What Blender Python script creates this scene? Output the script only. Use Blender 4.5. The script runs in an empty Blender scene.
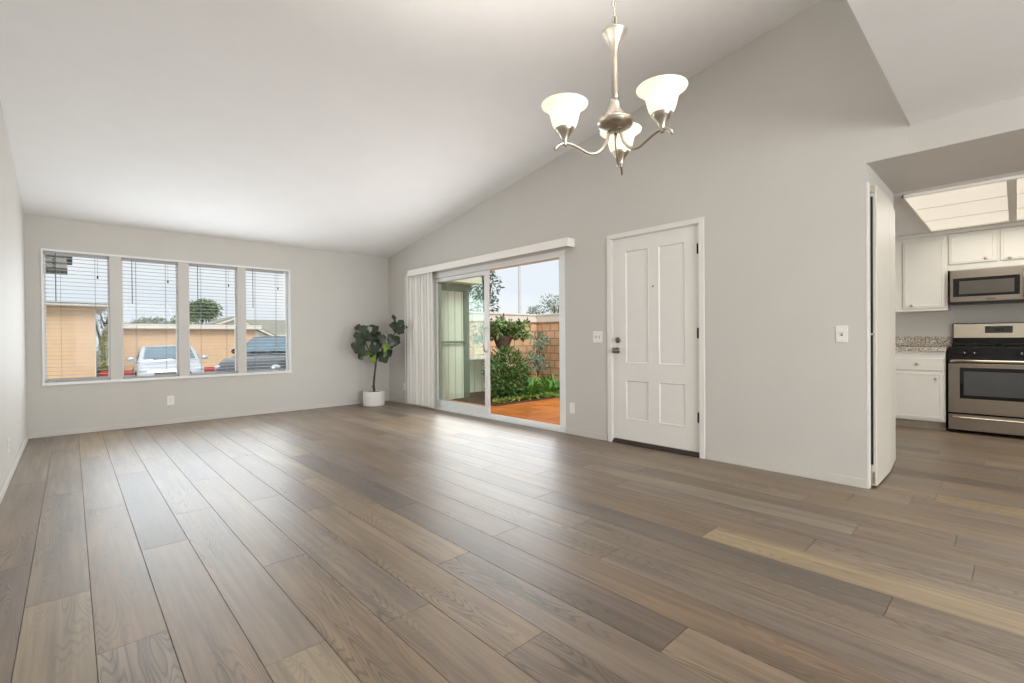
import bpy, bmesh, math, random
from mathutils import Vector, Matrix
random.seed(7)
scn = bpy.context.scene
COL = scn.collection

# ------------------------------------------------------------------ camera
CAM_H = 1.06
yaw, pitch, roll, foc = 0.752130, -0.006964, -0.008119, 471.618
F = Vector((math.sin(yaw), math.cos(yaw), 0)); R_ = Vector((math.cos(yaw), -math.sin(yaw), 0)); U_ = Vector((0, 0, 1))
F2 = F*math.cos(pitch) + U_*math.sin(pitch); U2 = U_*math.cos(pitch) - F*math.sin(pitch)
R3 = R_*math.cos(roll) + U2*math.sin(roll); U3 = U2*math.cos(roll) - R_*math.sin(roll)
cam = bpy.data.cameras.new('camera'); camo = bpy.data.objects.new('camera', cam); COL.objects.link(camo)
cam.sensor_width = 36; cam.lens = 36*foc/1024; cam.clip_start = .05; cam.clip_end = 500
camo.matrix_world = Matrix(((R3.x, U3.x, -F2.x, 0), (R3.y, U3.y, -F2.y, 0), (R3.z, U3.z, -F2.z, CAM_H), (0, 0, 0, 1)))
scn.camera = camo

# ------------------------------------------------------------------ exposure, sky, daylight
scn.view_settings.view_transform = 'Standard'; scn.view_settings.look = 'None'
scn.view_settings.exposure = 0.10; scn.view_settings.gamma = 1.0; scn.view_settings.use_curve_mapping = False
w = bpy.data.worlds.new('sky'); scn.world = w; w.use_nodes = True
wn = w.node_tree.nodes; wl = w.node_tree.links; bg = wn['Background']
tc = wn.new('ShaderNodeTexCoord'); mp = wn.new('ShaderNodeMapping'); mp.inputs['Scale'].default_value = (1, 1, 3)
nz = wn.new('ShaderNodeTexNoise'); nz.inputs['Scale'].default_value = 2.2; nz.inputs['Detail'].default_value = 5
rp = wn.new('ShaderNodeValToRGB'); rp.color_ramp.elements[0].position = .38; rp.color_ramp.elements[0].color = (.78, .84, .90, 1)
rp.color_ramp.elements[1].position = .62; rp.color_ramp.elements[1].color = (.92, .935, .94, 1)
wl.new(tc.outputs['Generated'], mp.inputs[0]); wl.new(mp.outputs[0], nz.inputs[0]); wl.new(nz.outputs[0], rp.inputs[0]); wl.new(rp.outputs[0], bg.inputs[0])
bg.inputs[1].default_value = 1.0

def area(name, loc, direction, sx, sy, power, col=(1, 1, 1), spread=180):
    L = bpy.data.lights.new(name, 'AREA'); L.shape = 'RECTANGLE'; L.size = sx; L.size_y = sy; L.energy = power; L.color = col
    L.spread = math.radians(spread)
    o = bpy.data.objects.new(name, L); COL.objects.link(o); o.location = loc
    o.rotation_euler = Vector(direction).to_track_quat('-Z', 'Y').to_euler()
    return o
area('window_daylight', (1.28, 7.36, 1.24), (0, -1, 0), 2.15, 1.2, 38, (.88, .95, 1))
area('window_sky_glow', (1.09, 7.53, 1.34), (0, -1, 0), 2.5, 1.45, 11, (.95, .98, 1))
area('patio_daylight', (3.86, 4.60, 1.03), (-1, 0, 0), 2.3, 1.85, 42, (.94, .98, 1))
area('rear_fill_light', (1.3, -3.93, 1.3), (0, 1, .28), 2.4, 2.0, 178, (.93, .97, 1))  # added fill lamp behind the camera; no window is known there
area('kitchen_panel_light', (6.15, -.55, 2.20), (0, 0, -1), 1.8, 2.2, 26, (1, .95, .86))
SUN = bpy.data.lights.new('sun', 'SUN'); SUN.energy = 2.3; SUN.angle = math.radians(25); SUN.color = (1, .95, .88)
so = bpy.data.objects.new('sun', SUN); COL.objects.link(so); so.rotation_euler = Vector((.15, .6, -.75)).to_track_quat('-Z', 'Y').to_euler()

# ------------------------------------------------------------------ materials
def lin(c):
    return tuple((v/255/12.92 if v/255 <= .04045 else ((v/255+.055)/1.055)**2.4) for v in c)
def mat(name, rgb, rough=.5, metal=0, var=.06, scale=8, bump=0, bscale=60, coat=0, stretch=(1, 1, 1), emit=0, spec=.5, alpha=None):
    m = bpy.data.materials.new(name); m.use_nodes = True; n = m.node_tree.nodes; l = m.node_tree.links; b = n['Principled BSDF']
    c = lin(rgb); b.inputs['Roughness'].default_value = rough; b.inputs['Metallic'].default_value = metal
    b.inputs['Specular IOR Level'].default_value = spec; b.inputs['Coat Weight'].default_value = coat
    t = n.new('ShaderNodeTexCoord'); g = n.new('ShaderNodeMapping'); g.inputs['Scale'].default_value = stretch
    l.new(t.outputs['Object'], g.inputs[0])
    nz = n.new('ShaderNodeTexNoise'); nz.inputs['Scale'].default_value = scale; nz.inputs['Detail'].default_value = 4
    l.new(g.outputs[0], nz.inputs[0])
    r = n.new('ShaderNodeValToRGB'); r.color_ramp.elements[0].position = .3; r.color_ramp.elements[1].position = .7
    r.color_ramp.elements[0].color = tuple(max(0, v*(1-var)) for v in c)+(1,); r.color_ramp.elements[1].color = tuple(min(1, v*(1+var)) for v in c)+(1,)
    l.new(nz.outputs[0], r.inputs[0]); l.new(r.outputs[0], b.inputs['Base Color'])
    if bump:
        n2 = n.new('ShaderNodeTexNoise'); n2.inputs['Scale'].default_value = bscale; n2.inputs['Detail'].default_value = 3; l.new(g.outputs[0], n2.inputs[0])
        bp = n.new('ShaderNodeBump'); bp.inputs['Strength'].default_value = bump; bp.inputs['Distance'].default_value = .01
        l.new(n2.outputs[0], bp.inputs['Height']); l.new(bp.outputs[0], b.inputs['Normal'])
    if emit:
        b.inputs['Emission Color'].default_value = c+(1,); b.inputs['Emission Strength'].default_value = emit
    return m
def glass(name, tint, refl=.08, rough=0):
    m = bpy.data.materials.new(name); m.use_nodes = True; n = m.node_tree.nodes; l = m.node_tree.links; n.remove(n['Principled BSDF'])
    o = n['Material Output']; t = n.new('ShaderNodeBsdfTransparent'); t.inputs[0].default_value = tuple(tint)+(1,)
    g = n.new('ShaderNodeBsdfGlossy'); g.inputs['Roughness'].default_value = rough
    fr = n.new('ShaderNodeLayerWeight'); fr.inputs[0].default_value = .18
    mul = n.new('ShaderNodeMath'); mul.operation = 'MULTIPLY'; mul.inputs[1].default_value = refl*6
    cl = n.new('ShaderNodeMath'); cl.operation = 'MINIMUM'; cl.inputs[1].default_value = .6
    x = n.new('ShaderNodeMixShader')
    l.new(fr.outputs['Fresnel'], mul.inputs[0]); l.new(mul.outputs[0], cl.inputs[0]); l.new(cl.outputs[0], x.inputs[0]); l.new(t.outputs[0], x.inputs[1]); l.new(g.outputs[0], x.inputs[2]); l.new(x.outputs[0], o.inputs[0])
    return m
def grid_mat(name, rgb, mortar, bw, bh, axes='XZ', rough=.6, msize=.008, var=.12, offset=.5, bump=.3):
    """brick-like courses; axes choose which object axes run along / up the wall"""
    m = bpy.data.materials.new(name); m.use_nodes = True; n = m.node_tree.nodes; l = m.node_tree.links; b = n['Principled BSDF']
    t = n.new('ShaderNodeTexCoord'); s = n.new('ShaderNodeSeparateXYZ'); c = n.new('ShaderNodeCombineXYZ')
    l.new(t.outputs['Object'], s.inputs[0]); l.new(s.outputs[axes[0]], c.inputs[0]); l.new(s.outputs[axes[1]], c.inputs[1])
    k = n.new('ShaderNodeTexBrick'); k.inputs['Scale'].default_value = 1; k.inputs['Brick Width'].default_value = bw; k.inputs['Row Height'].default_value = bh
    k.inputs['Mortar Size'].default_value = msize; k.offset = offset
    L = lin(rgb); k.inputs['Color1'].default_value = tuple(v*(1-var) for v in L)+(1,); k.inputs['Color2'].default_value = tuple(min(1, v*(1+var)) for v in L)+(1,)
    k.inputs['Mortar'].default_value = lin(mortar)+(1,)
    l.new(c.outputs[0], k.inputs[0])
    nz = n.new('ShaderNodeTexNoise'); nz.inputs['Scale'].default_value = 5; nz.inputs['Detail'].default_value = 4; l.new(t.outputs['Object'], nz.inputs[0])
    mr = n.new('ShaderNodeMapRange'); mr.inputs[3].default_value = .82; mr.inputs[4].default_value = 1.15; l.new(nz.outputs[0], mr.inputs[0])
    mx = n.new('ShaderNodeMix'); mx.data_type = 'RGBA'; mx.blend_type = 'MULTIPLY'; mx.inputs[0].default_value = 1
    l.new(k.outputs[0], mx.inputs[6]); l.new(mr.outputs[0], mx.inputs[7]); l.new(mx.outputs[2], b.inputs['Base Color'])
    bp = n.new('ShaderNodeBump'); bp.inputs['Strength'].default_value = bump; bp.invert = True; bp.inputs['Distance'].default_value = .01
    l.new(k.outputs['Fac'], bp.inputs['Height']); l.new(bp.outputs[0], b.inputs['Normal'])
    b.inputs['Roughness'].default_value = rough
    return m
def speckle(name, cols, scale, rough=.3):
    m = bpy.data.materials.new(name); m.use_nodes = True; n = m.node_tree.nodes; l = m.node_tree.links; b = n['Principled BSDF']
    t = n.new('ShaderNodeTexCoord'); v = n.new('ShaderNodeTexVoronoi'); v.inputs['Scale'].default_value = scale
    l.new(t.outputs['Object'], v.inputs[0]); s = n.new('ShaderNodeSeparateColor'); l.new(v.outputs['Color'], s.inputs[0])
    r = n.new('ShaderNodeValToRGB'); r.color_ramp.interpolation = 'CONSTANT'
    while len(r.color_ramp.elements) < len(cols): r.color_ramp.elements.new(.5)
    for i, (p, c) in enumerate(cols): r.color_ramp.elements[i].position = p; r.color_ramp.elements[i].color = lin(c)+(1,)
    l.new(s.outputs[0], r.inputs[0]); l.new(r.outputs[0], b.inputs['Base Color']); b.inputs['Roughness'].default_value = rough
    return m
def floor_mat():
    m = bpy.data.materials.new('plank_flooring'); m.use_nodes = True; n = m.node_tree.nodes; l = m.node_tree.links; b = n['Principled BSDF']
    at = n.new('ShaderNodeAttribute'); at.attribute_name = 'plank'
    sp = n.new('ShaderNodeSeparateColor'); l.new(at.outputs['Color'], sp.inputs[0])
    t = n.new('ShaderNodeTexCoord'); off = n.new('ShaderNodeVectorMath'); off.operation = 'MULTIPLY_ADD'
    l.new(at.outputs['Color'], off.inputs[0]); off.inputs[1].default_value = (37, 61, 23); l.new(t.outputs['Object'], off.inputs[2])
    def mapped(s):
        g = n.new('ShaderNodeMapping'); g.inputs['Scale'].default_value = s; l.new(off.outputs[0], g.inputs[0]); return g.outputs[0]
    # per plank tone
    tone = n.new('ShaderNodeValToRGB'); E = tone.color_ramp.elements
    stops = [(0, (98, 84, 71)), (.25, (117, 101, 86)), (.55, (127, 111, 94)), (.8, (136, 120, 100)), (1, (160, 142, 114))]
    while len(E) < len(stops): E.new(.5)
    for i, (p, c) in enumerate(stops): E[i].position = p; E[i].color = lin(c)+(1,)
    l.new(sp.outputs[0], tone.inputs[0])
    # cathedral rings: contour lines of a stretched noise field
    nz = n.new('ShaderNodeTexNoise'); nz.inputs['Scale'].default_value = 1; nz.inputs['Detail'].default_value = 1.5; l.new(mapped((8.5, .85, 1)), nz.inputs[0])
    mu = n.new('ShaderNodeMath'); mu.operation = 'MULTIPLY'; mu.inputs[1].default_value = 230; l.new(nz.outputs[0], mu.inputs[0])
    sn = n.new('ShaderNodeMath'); sn.operation = 'SINE'; l.new(mu.outputs[0], sn.inputs[0])
    mr = n.new('ShaderNodeMapRange'); mr.inputs[1].default_value = .1; mr.inputs[2].default_value = 1; mr.inputs[3].default_value = 0; mr.inputs[4].default_value = 1; l.new(sn.outputs[0], mr.inputs[0])
    # patches where the grain shows
    pz = n.new('ShaderNodeTexNoise'); pz.inputs['Scale'].default_value = 1; pz.inputs['Detail'].default_value = 2; l.new(mapped((4, .9, 1)), pz.inputs[0])
    pm = n.new('ShaderNodeMapRange'); pm.inputs[1].default_value = .44; pm.inputs[2].default_value = .60; pm.inputs[3].default_value = .05; pm.inputs[4].default_value = 1; l.new(pz.outputs[0], pm.inputs[0])
    ring = n.new('ShaderNodeMath'); ring.operation = 'MULTIPLY'; l.new(mr.outputs[0], ring.inputs[0]); l.new(pm.outputs[0], ring.inputs[1])
    # long streaks
    fz = n.new('ShaderNodeTexNoise'); fz.inputs['Scale'].default_value = 1; fz.inputs['Detail'].default_value = 5; fz.inputs['Roughness'].default_value = .62; l.new(mapped((38, 1.3, 1)), fz.inputs[0])
    fm = n.new('ShaderNodeMapRange'); fm.inputs[1].default_value = .3; fm.inputs[2].default_value = .7; fm.inputs[3].default_value = .64; fm.inputs[4].default_value = 1.30; l.new(fz.outputs[0], fm.inputs[0])
    m1 = n.new('ShaderNodeMix'); m1.data_type = 'RGBA'; m1.blend_type = 'MULTIPLY'; m1.inputs[0].default_value = 1
    l.new(tone.outputs[0], m1.inputs[6]); l.new(fm.outputs[0], m1.inputs[7])
    # broad cloudy variation along the plank
    cz = n.new('ShaderNodeTexNoise'); cz.inputs['Scale'].default_value = 1; cz.inputs['Detail'].default_value = 3; l.new(mapped((9, 1.4, 1)), cz.inputs[0])
    cm = n.new('ShaderNodeMapRange'); cm.inputs[1].default_value = .3; cm.inputs[2].default_value = .7; cm.inputs[3].default_value = .76; cm.inputs[4].default_value = 1.2; l.new(cz.outputs[0], cm.inputs[0])
    m2 = n.new('ShaderNodeMix'); m2.data_type = 'RGBA'; m2.blend_type = 'MULTIPLY'; m2.inputs[0].default_value = 1
    l.new(m1.outputs[2], m2.inputs[6]); l.new(cm.outputs[0], m2.inputs[7])
    m3 = n.new('ShaderNodeMix'); m3.data_type = 'RGBA'; m3.blend_type = 'MULTIPLY'; m3.inputs[7].default_value = (.56, .54, .53, 1)
    l.new(ring.outputs[0], m3.inputs[0]); l.new(m2.outputs[2], m3.inputs[6])
    # warm / grey drift per plank
    hs = n.new('ShaderNodeHueSaturation'); sm = n.new('ShaderNodeMapRange'); sm.inputs[3].default_value = .9; sm.inputs[4].default_value = 1.35; l.new(sp.outputs[1], sm.inputs[0]); l.new(sm.outputs[0], hs.inputs['Saturation'])
    l.new(m3.outputs[2], hs.inputs['Color']); l.new(hs.outputs[0], b.inputs['Base Color'])
    rr = n.new('ShaderNodeMapRange'); rr.inputs[3].default_value = .34; rr.inputs[4].default_value = .48; l.new(fz.outputs[0], rr.inputs[0]); l.new(rr.outputs[0], b.inputs['Roughness'])
    b.inputs['Specular IOR Level'].default_value = .6; b.inputs['Coat Weight'].default_value = .55; b.inputs['Coat Roughness'].default_value = .52
    bp = n.new('ShaderNodeBump'); bp.inputs['Strength'].default_value = .07; bp.inputs['Distance'].default_value = .002; l.new(ring.outputs[0], bp.inputs['Height']); bp.invert = True
    l.new(bp.outputs[0], b.inputs['Normal'])
    return m

M = dict(
    wall=mat('wall_paint', (205, 201, 194), .62, var=.012, scale=3, bump=.04, bscale=90),
    ceil=mat('ceiling_paint', (242, 241, 240), .75, var=.012, scale=4, bump=.12, bscale=140),
    white=mat('white_enamel', (232, 229, 223), .38, var=.01),
    base=mat('baseboard_paint', (207, 203, 196), .45, var=.01),
    white_shade=mat('shaded_white_door', (216, 210, 198), .45, var=.012), kick=mat('toe_kick_shade', (150, 140, 126), .6),  # warm shading painted into the door's white, recess shadow into the kick
    cab=mat('cabinet_paint', (228, 225, 217), .42, var=.012),
    vinyl=mat('white_vinyl', (236, 236, 234), .35, var=.01),
    slat=mat('blind_slat', (178, 178, 178), .45, var=.01),
    vane=mat('blind_vane', (248, 244, 237), .6, var=.03, scale=20, stretch=(8, 8, .5)),
    cord=mat('grey_cord', (150, 149, 147), .6), wand=mat('wand_grey', (92, 96, 100), .3),
    black=mat('black_plastic', (18, 17, 16), .35), dark=mat('bronze_dark', (48, 38, 30), .5),
    hinge=mat('hinge_bronze', (44, 38, 33), .4, .7),
    nickel=mat('brushed_nickel', (196, 188, 176), .28, 1, var=.05, scale=40, stretch=(1, 1, 8)),
    steel=mat('stainless_steel', (158, 150, 139), .30, 1, var=.04, scale=30, stretch=(1, .2, 14)),
    steelb=mat('bright_steel', (214, 206, 190), .2, 1, var=.03),
    satin=mat('satin_nickel_dark', (132, 126, 118), .3, 1, var=.05),
    bglass=mat('black_glass', (14, 13, 12), .06), oglass=mat('oven_window_glass', (78, 80, 82), .08, var=.05), mglass=mat('microwave_mesh_window', (84, 80, 74), .25, var=.05),
    display=mat('control_display', (62, 60, 46), .3), enamel=mat('black_enamel', (9, 8, 8), .25, spec=.3), iron=mat('cast_iron', (20, 19, 18), .7, bump=.2),
    plastic=mat('white_plastic', (238, 236, 230), .35, var=.005), slot=mat('outlet_slot', (70, 66, 62), .6),
    pot=mat('matte_ceramic', (226, 222, 216), .55, var=.02), soil=mat('potting_soil', (52, 42, 34), .95, var=.4, scale=60, bump=.6),
    bark=mat('bark', (86, 70, 54), .85, var=.3, scale=30, bump=.5), barkd=mat('dark_bark', (66, 54, 44), .9, var=.35, scale=14, bump=.5),
    fig=mat('fig_leaf', (48, 60, 42), .36, var=.3, scale=9), figy=mat('fig_leaf_young', (112, 138, 44), .45, var=.2, scale=9),
    tan=grid_mat('tan_block', (228, 190, 154), (170, 128, 98), .27, .175, 'XZ', .85, .009, .10), tanx=grid_mat('tan_block_side', (228, 190, 154), (170, 128, 98), .27, .175, 'YZ', .85, .010, .10),
    stucco=mat('tan_siding', (232, 198, 160), .85, var=.05, scale=2, bump=.2),
    trimw=mat('outdoor_white_trim', (238, 234, 224), .6, var=.02), trimg=mat('grey_soffit_beam', (120, 128, 118), .7, var=.05),
    groove=mat('white_grooved_siding', (244, 245, 236), .7, var=.04, scale=3),
    tile=grid_mat('terracotta_tile', (236, 140, 76), (200, 122, 76), .31, .31, 'XY', .18, .008, .20, 0, .1),
    asphalt=mat('asphalt', (120, 118, 116), .9, var=.12, scale=20, bump=.4), earth=mat('garden_soil', (92, 66, 46), .95, var=.3, scale=12, bump=.6),
    curb=mat('red_curb_paint', (196, 60, 58), .7, var=.12, scale=3),
    roof=mat('roof_shingle', (150, 150, 138), .9, var=.15, scale=12, bump=.5, stretch=(1, 4, 4)), rooftile=grid_mat('grey_roof_tile', (150, 148, 138), (96, 96, 90), .16, .12, 'XY', .9, .012, .1),
    carw=mat('silver_white_car_paint', (206, 212, 220), .25, .25, var=.01, coat=.6), card=mat('grey_truck_paint', (96, 100, 106), .25, .5, var=.02, coat=.6),
    carglass=mat('car_glass', (112, 136, 150), .05, var=.08, scale=3), tire=mat('tire_rubber', (26, 26, 27), .85), alloy=mat('alloy_wheel', (170, 172, 174), .3, .9),  # bluish car glass colour has the sky reflection painted in
    lamp=mat('headlamp_lens', (214, 220, 226), .1), stone=mat('weathered_planter', (118, 106, 98), .9, var=.2, scale=14, bump=.4),
    teal=mat('teal_metal', (96, 152, 132), .5, var=.1), greyp=mat('galvanised_pole', (188, 190, 190), .5, .2),
    granite=speckle('speckled_granite', [(0, (84, 74, 66)), (.16, (168, 156, 144)), (.38, (214, 206, 194)), (.72, (188, 176, 162)), (.9, (230, 226, 218))], 120),
)
LEAF = {k: mat('foliage_'+k, c, .55, var=.35, scale=6) for k, c in dict(
    hedge=(84, 122, 62), strap=(110, 160, 76), silver=(138, 166, 146), dark=(84, 104, 74), lime=(150, 170, 80), tree=(120, 142, 96), far=(122, 140, 112), yellow=(206, 186, 92), arch=(112, 140, 80), bush=(172, 178, 82)).items()}
G_CLEAR = glass('clear_pane', (.97, .98, .98), .05); G_GREEN = glass('greenish_door_glass', (.93, .975, .94), .07)

# ------------------------------------------------------------------ mesh helpers
class MB:
    def __init__(s): s.v = []; s.f = []; s.sm = []
    def add(s, vs, fs, smooth=False, T=None):
        k = len(s.v); s.v += [tuple(T @ Vector(v)) if T else tuple(v) for v in vs]
        s.f += [tuple(i+k for i in f) for f in fs]; s.sm += [smooth]*len(fs); return s
    def box(s, x0, x1, y0, y1, z0, z1, T=None):
        return s.add([(x0, y0, z0), (x1, y0, z0), (x1, y1, z0), (x0, y1, z0), (x0, y0, z1), (x1, y0, z1), (x1, y1, z1), (x0, y1, z1)],
                     [(3, 2, 1, 0), (4, 5, 6, 7), (0, 1, 5, 4), (1, 2, 6, 5), (2, 3, 7, 6), (3, 0, 4, 7)], False, T)
    def prism(s, poly, axis, a, b):
        """polygon (2D) extruded along axis 0/1/2 from a to b"""
        def p(q, t): return (t, q[0], q[1]) if axis == 0 else ((q[0], t, q[1]) if axis == 1 else (q[0], q[1], t))
        n = len(poly); vs = [p(q, a) for q in poly]+[p(q, b) for q in poly]
        return s.add(vs, [tuple(range(n))[::-1], tuple(range(n, 2*n))]+[(i, (i+1) % n, n+(i+1) % n, n+i) for i in range(n)])
    def lathe(s, prof, n=32, T=None, smooth=True, cap=True):
        vs = []; fs = []
        for r, z in prof:
            for i in range(n): a = 2*math.pi*i/n; vs.append((r*math.cos(a), r*math.sin(a), z))
        for j in range(len(prof)-1):
            for i in range(n): fs.append((j*n+i, j*n+(i+1) % n, (j+1)*n+(i+1) % n, (j+1)*n+i))
        if cap: fs += [tuple(range(n))[::-1], tuple(range((len(prof)-1)*n, len(prof)*n))]
        return s.add(vs, fs, smooth, T)
    def tube(s, pts, rad, n=10, smooth=True, flat=1):
        pts = [Vector(p) for p in pts]; N = len(pts); rad = rad if hasattr(rad, '__len__') else [rad]*N
        vs = []; ref = None
        for i, p in enumerate(pts):
            t = (pts[min(i+1, N-1)]-pts[max(i-1, 0)]).normalized()
            if ref is None: ref = Vector((0, 0, 1)) if abs(t.z) < .9 else Vector((1, 0, 0))
            u = (ref-t*ref.dot(t)).normalized(); ref = u; v = t.cross(u)
            for k in range(n):
                a = 2*math.pi*k/n; vs.append(p+u*rad[i]*flat*math.cos(a)+v*rad[i]*math.sin(a))
        fs = [(j*n+i, j*n+(i+1) % n, (j+1)*n+(i+1) % n, (j+1)*n+i) for j in range(N-1) for i in range(n)]
        fs += [tuple(range(n))[::-1], tuple(range((N-1)*n, N*n))]
        return s.add(vs, fs, smooth)
    def ball(s, c, r, n=12, m=8):
        c = Vector(c); r = r if hasattr(r, '__len__') else (r, r, r)
        vs = [(c.x+r[0]*math.sin(math.pi*j/m)*math.cos(2*math.pi*i/n), c.y+r[1]*math.sin(math.pi*j/m)*math.sin(2*math.pi*i/n), c.z-r[2]*math.cos(math.pi*j/m)) for j in range(m+1) for i in range(n)]
        return s.add(vs, [(j*n+i, j*n+(i+1) % n, (j+1)*n+(i+1) % n, (j+1)*n+i) for j in range(m) for i in range(n)], True)
    def loft(s, secs, smooth=True, cap=True):
        n = len(secs[0]); vs = [p for q in secs for p in q]
        fs = [(j*n+i, j*n+(i+1) % n, (j+1)*n+(i+1) % n, (j+1)*n+i) for j in range(len(secs)-1) for i in range(n)]
        if cap: fs += [tuple(range(n))[::-1], tuple(range((len(secs)-1)*n, len(secs)*n))]
        return s.add(vs, fs, smooth)
    def build(s, name, m, parent=None, bevel=0, kind=None, label=None, seg=2):
        me = bpy.data.meshes.new(name); me.from_pydata(s.v, [], s.f)
        bm = bmesh.new(); bm.from_mesh(me); bmesh.ops.recalc_face_normals(bm, faces=bm.faces); bm.to_mesh(me); bm.free()
        for p, f in zip(me.polygons, s.sm): p.use_smooth = f
        me.materials.append(m); o = bpy.data.objects.new(name, me); COL.objects.link(o)
        if parent:
            o.parent = parent
        if bevel:
            b = o.modifiers.new('bevel', 'BEVEL'); b.width = bevel; b.segments = seg; b.limit_method = 'ANGLE'; b.angle_limit = math.radians(40)
        if kind: o['kind'] = kind
        if label: o['label'] = label
        return o
def box(name, m, x0, x1, y0, y1, z0, z1, parent=None, bevel=0, kind=None, label=None):
    return MB().box(x0, x1, y0, y1, z0, z1).build(name, m, parent, bevel, kind, label)
def thing(name, label, cat, loc=(0, 0, 0), rz=0, group=None):
    o = bpy.data.objects.new(name, None); COL.objects.link(o); o.empty_display_size = .1
    o.location = loc; o.rotation_euler = (0, 0, rz); o['label'] = label; o['category'] = cat
    if group: o['group'] = group
    return o
def tag(o, label, cat, group=None, kind=None):
    o['label'] = label; o['category'] = cat
    if group: o['group'] = group
    if kind: o['kind'] = kind
    return o
def copy_tree(o, parent=None):
    c = o.copy(); COL.objects.link(c); c.parent = parent
    for ch in list(o.children): copy_tree(ch, c)
    return c
def bez(p0, p1, p2, p3, n=12):
    p0, p1, p2, p3 = map(Vector, (p0, p1, p2, p3)); out = []
    for i in range(n+1):
        t = i/n; out.append(p0*(1-t)**3+p1*3*t*(1-t)**2+p2*3*t*t*(1-t)+p3*t**3)
    return out

# ------------------------------------------------------------------ room shell
XR, XL, YF, YB = 4.010, -.358, 7.399, -4.0
ZW = 2.459; SL = .162; ZF = 2.425; YE = .47
def zc(y): return ZW+SL*(YF-y)
XK = 7.62

# floor: one mesh of planks, each plank with its own random tone
J = {-4: 3.215, -3: 2.70, -2: 2.126, -1: 3.025, 0: 1.665, 1: 2.407, 2: 1.609, 3: 1.166, 5: .82, 6: 1.912, 7: 1.362, 8: 1.698, 9: 2.177, 10: 1.138, 11: .712, 12: .13, 13: .6, 15: .939, 17: .459, 20: .36, 25: .18}
TONE = {(5, 0): .05, (10, -1): .95, (3, 1): .22, (6, 0): .3, (9, 0): .25, (2, 1): .2, (1, 2): .35, (13, 0): .8, (-3, 0): .6, (-2, 0): .5, (-3, 1): .55, (11, 1): .3, (12, -1): .2, (15, 0): .8, (-2, 1): .5, (0, 1): .62, (2, 0): .5}
rnd = random.Random(11)
vs = []; fs = []; cols = []
PW, PL, GAP = .198, 1.835, .0016
for i in range(-5, 37):
    x0 = .447+i*PW; x1 = x0+PW
    ph = J.get(i, rnd.uniform(0, PL)); k0 = math.floor((YB-ph)/PL)
    yend = YF if x0 < XR+.02 else 1.25
    for k in range(k0, int((yend-ph)/PL)+1):
        a = max(ph+k*PL, YB); b = min(ph+(k+1)*PL, yend)
        xa, xb = max(x0, XL), min(x1, XK)
        t = TONE.get((i, k), min(1, max(0, rnd.gauss(.48, .19)))); c = (t, rnd.random(), rnd.random())
        if b-a < .01 or xb-xa < .01: continue
        g = GAP; n = len(vs); e = .0012
        vs += [(xa+g, a+g, 0), (xb-g, a+g, 0), (xb-g, b-g, 0), (xa+g, b-g, 0), (xa, a, -.003), (xb, a, -.003), (xb, b, -.003), (xa, b, -.003)]
        q = [(0, 1, 2, 3), (4, 5, 1, 0), (5, 6, 2, 1), (6, 7, 3, 2), (7, 4, 0, 3)]
        fs += [tuple(j+n for j in p) for p in q]; cols += [c]*5
n = len(vs); vs += [(XL, YB, -.08), (XK, YB, -.08), (XK, 1.25, -.08), (XL, 1.25, -.08), (XR+.1, 1.25, -.08), (XR+.1, YF, -.08), (XL, YF, -.08)]; fs += [(n+3, n+2, n+1, n), (n+3, n+4, n+5, n+6)]; cols += [(.2, .5, .5)]*2
me = bpy.data.meshes.new('floor'); me.from_pydata(vs, [], fs)
ca = me.color_attributes.new('plank', 'FLOAT_COLOR', 'CORNER')
for p, c in zip(me.polygons, cols):
    for li in p.loop_indices: ca.data[li].color = c+(1,)
me.materials.append(floor_mat()); fl = bpy.data.objects.new('floor', me); COL.objects.link(fl); fl['kind'] = 'structure'

# window wall
WX0, WX1, WZ0, WZ1 = -.222, 2.388, .583, 2.09
WT = .14
m = MB(); a, b = YF, YF+WT
m.box(XL-.14, WX0, a, b, 0, ZW); m.box(WX1, XR+.14, a, b, 0, ZW); m.box(WX0, WX1, a, b, 0, WZ0); m.box(WX0, WX1, a, b, WZ1, ZW)
m.build('wall_far', M['wall'], kind='structure')
# left wall
m = MB(); m.prism([(YB, -.02), (YF, -.02), (YF, ZW), (YE, zc(YE)), (YB, zc(YE))], 0, XL-.14, XL); m.build('wall_left', M['wall'], kind='structure')
# right wall with patio door, front door and kitchen opening
SY0, SY1, SZ = 3.42, 6.12, 2.035
DY0, DY1, DZ = 1.888, 2.803, 2.050
KY1, KY0, KZ = .705, -2.4, 2.244
m = MB(); a, b = XR, XR+.13
def wb(y0, y1, z0, z1): m.box(a, b, y0, y1, z0, z1)
ZT = 2.30
wb(SY1, YF, 0, ZT); wb(SY0, SY1, SZ, ZT); wb(DY1, SY0, 0, ZT); wb(DY0, DY1, DZ, ZT); wb(KY1, DY0, 0, ZT); wb(YE+.02, KY1, KZ, ZT)
m.prism([(YE+.02, ZT), (YF, ZT), (YF, ZW), (YE+.02, zc(YE+.02))], 0, a, b)
m.build('wall_right', M['wall'], kind='structure')
m = MB(); m.box(XR+.006, b, KY0, YE+.02, KZ, ZF+.1); m.box(XR+.006, b, YB, KY0, 0, ZF+.1); m.build('wall_kitchen_header', M['wall'], kind='structure')
# rear wall (behind the camera) with a wide opening added for the fill light
m = MB(); m.box(XL, .05, YB-.14, YB, 0, ZF+.1); m.box(3.55, XR, YB-.14, YB, 0, ZF+.1); m.box(.05, 3.55, YB-.14, YB, 2.43, ZF+.1); m.box(.05, 3.55, YB-.14, YB, 0, .25)
m.build('wall_rear', M['wall'], kind='structure')
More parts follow.
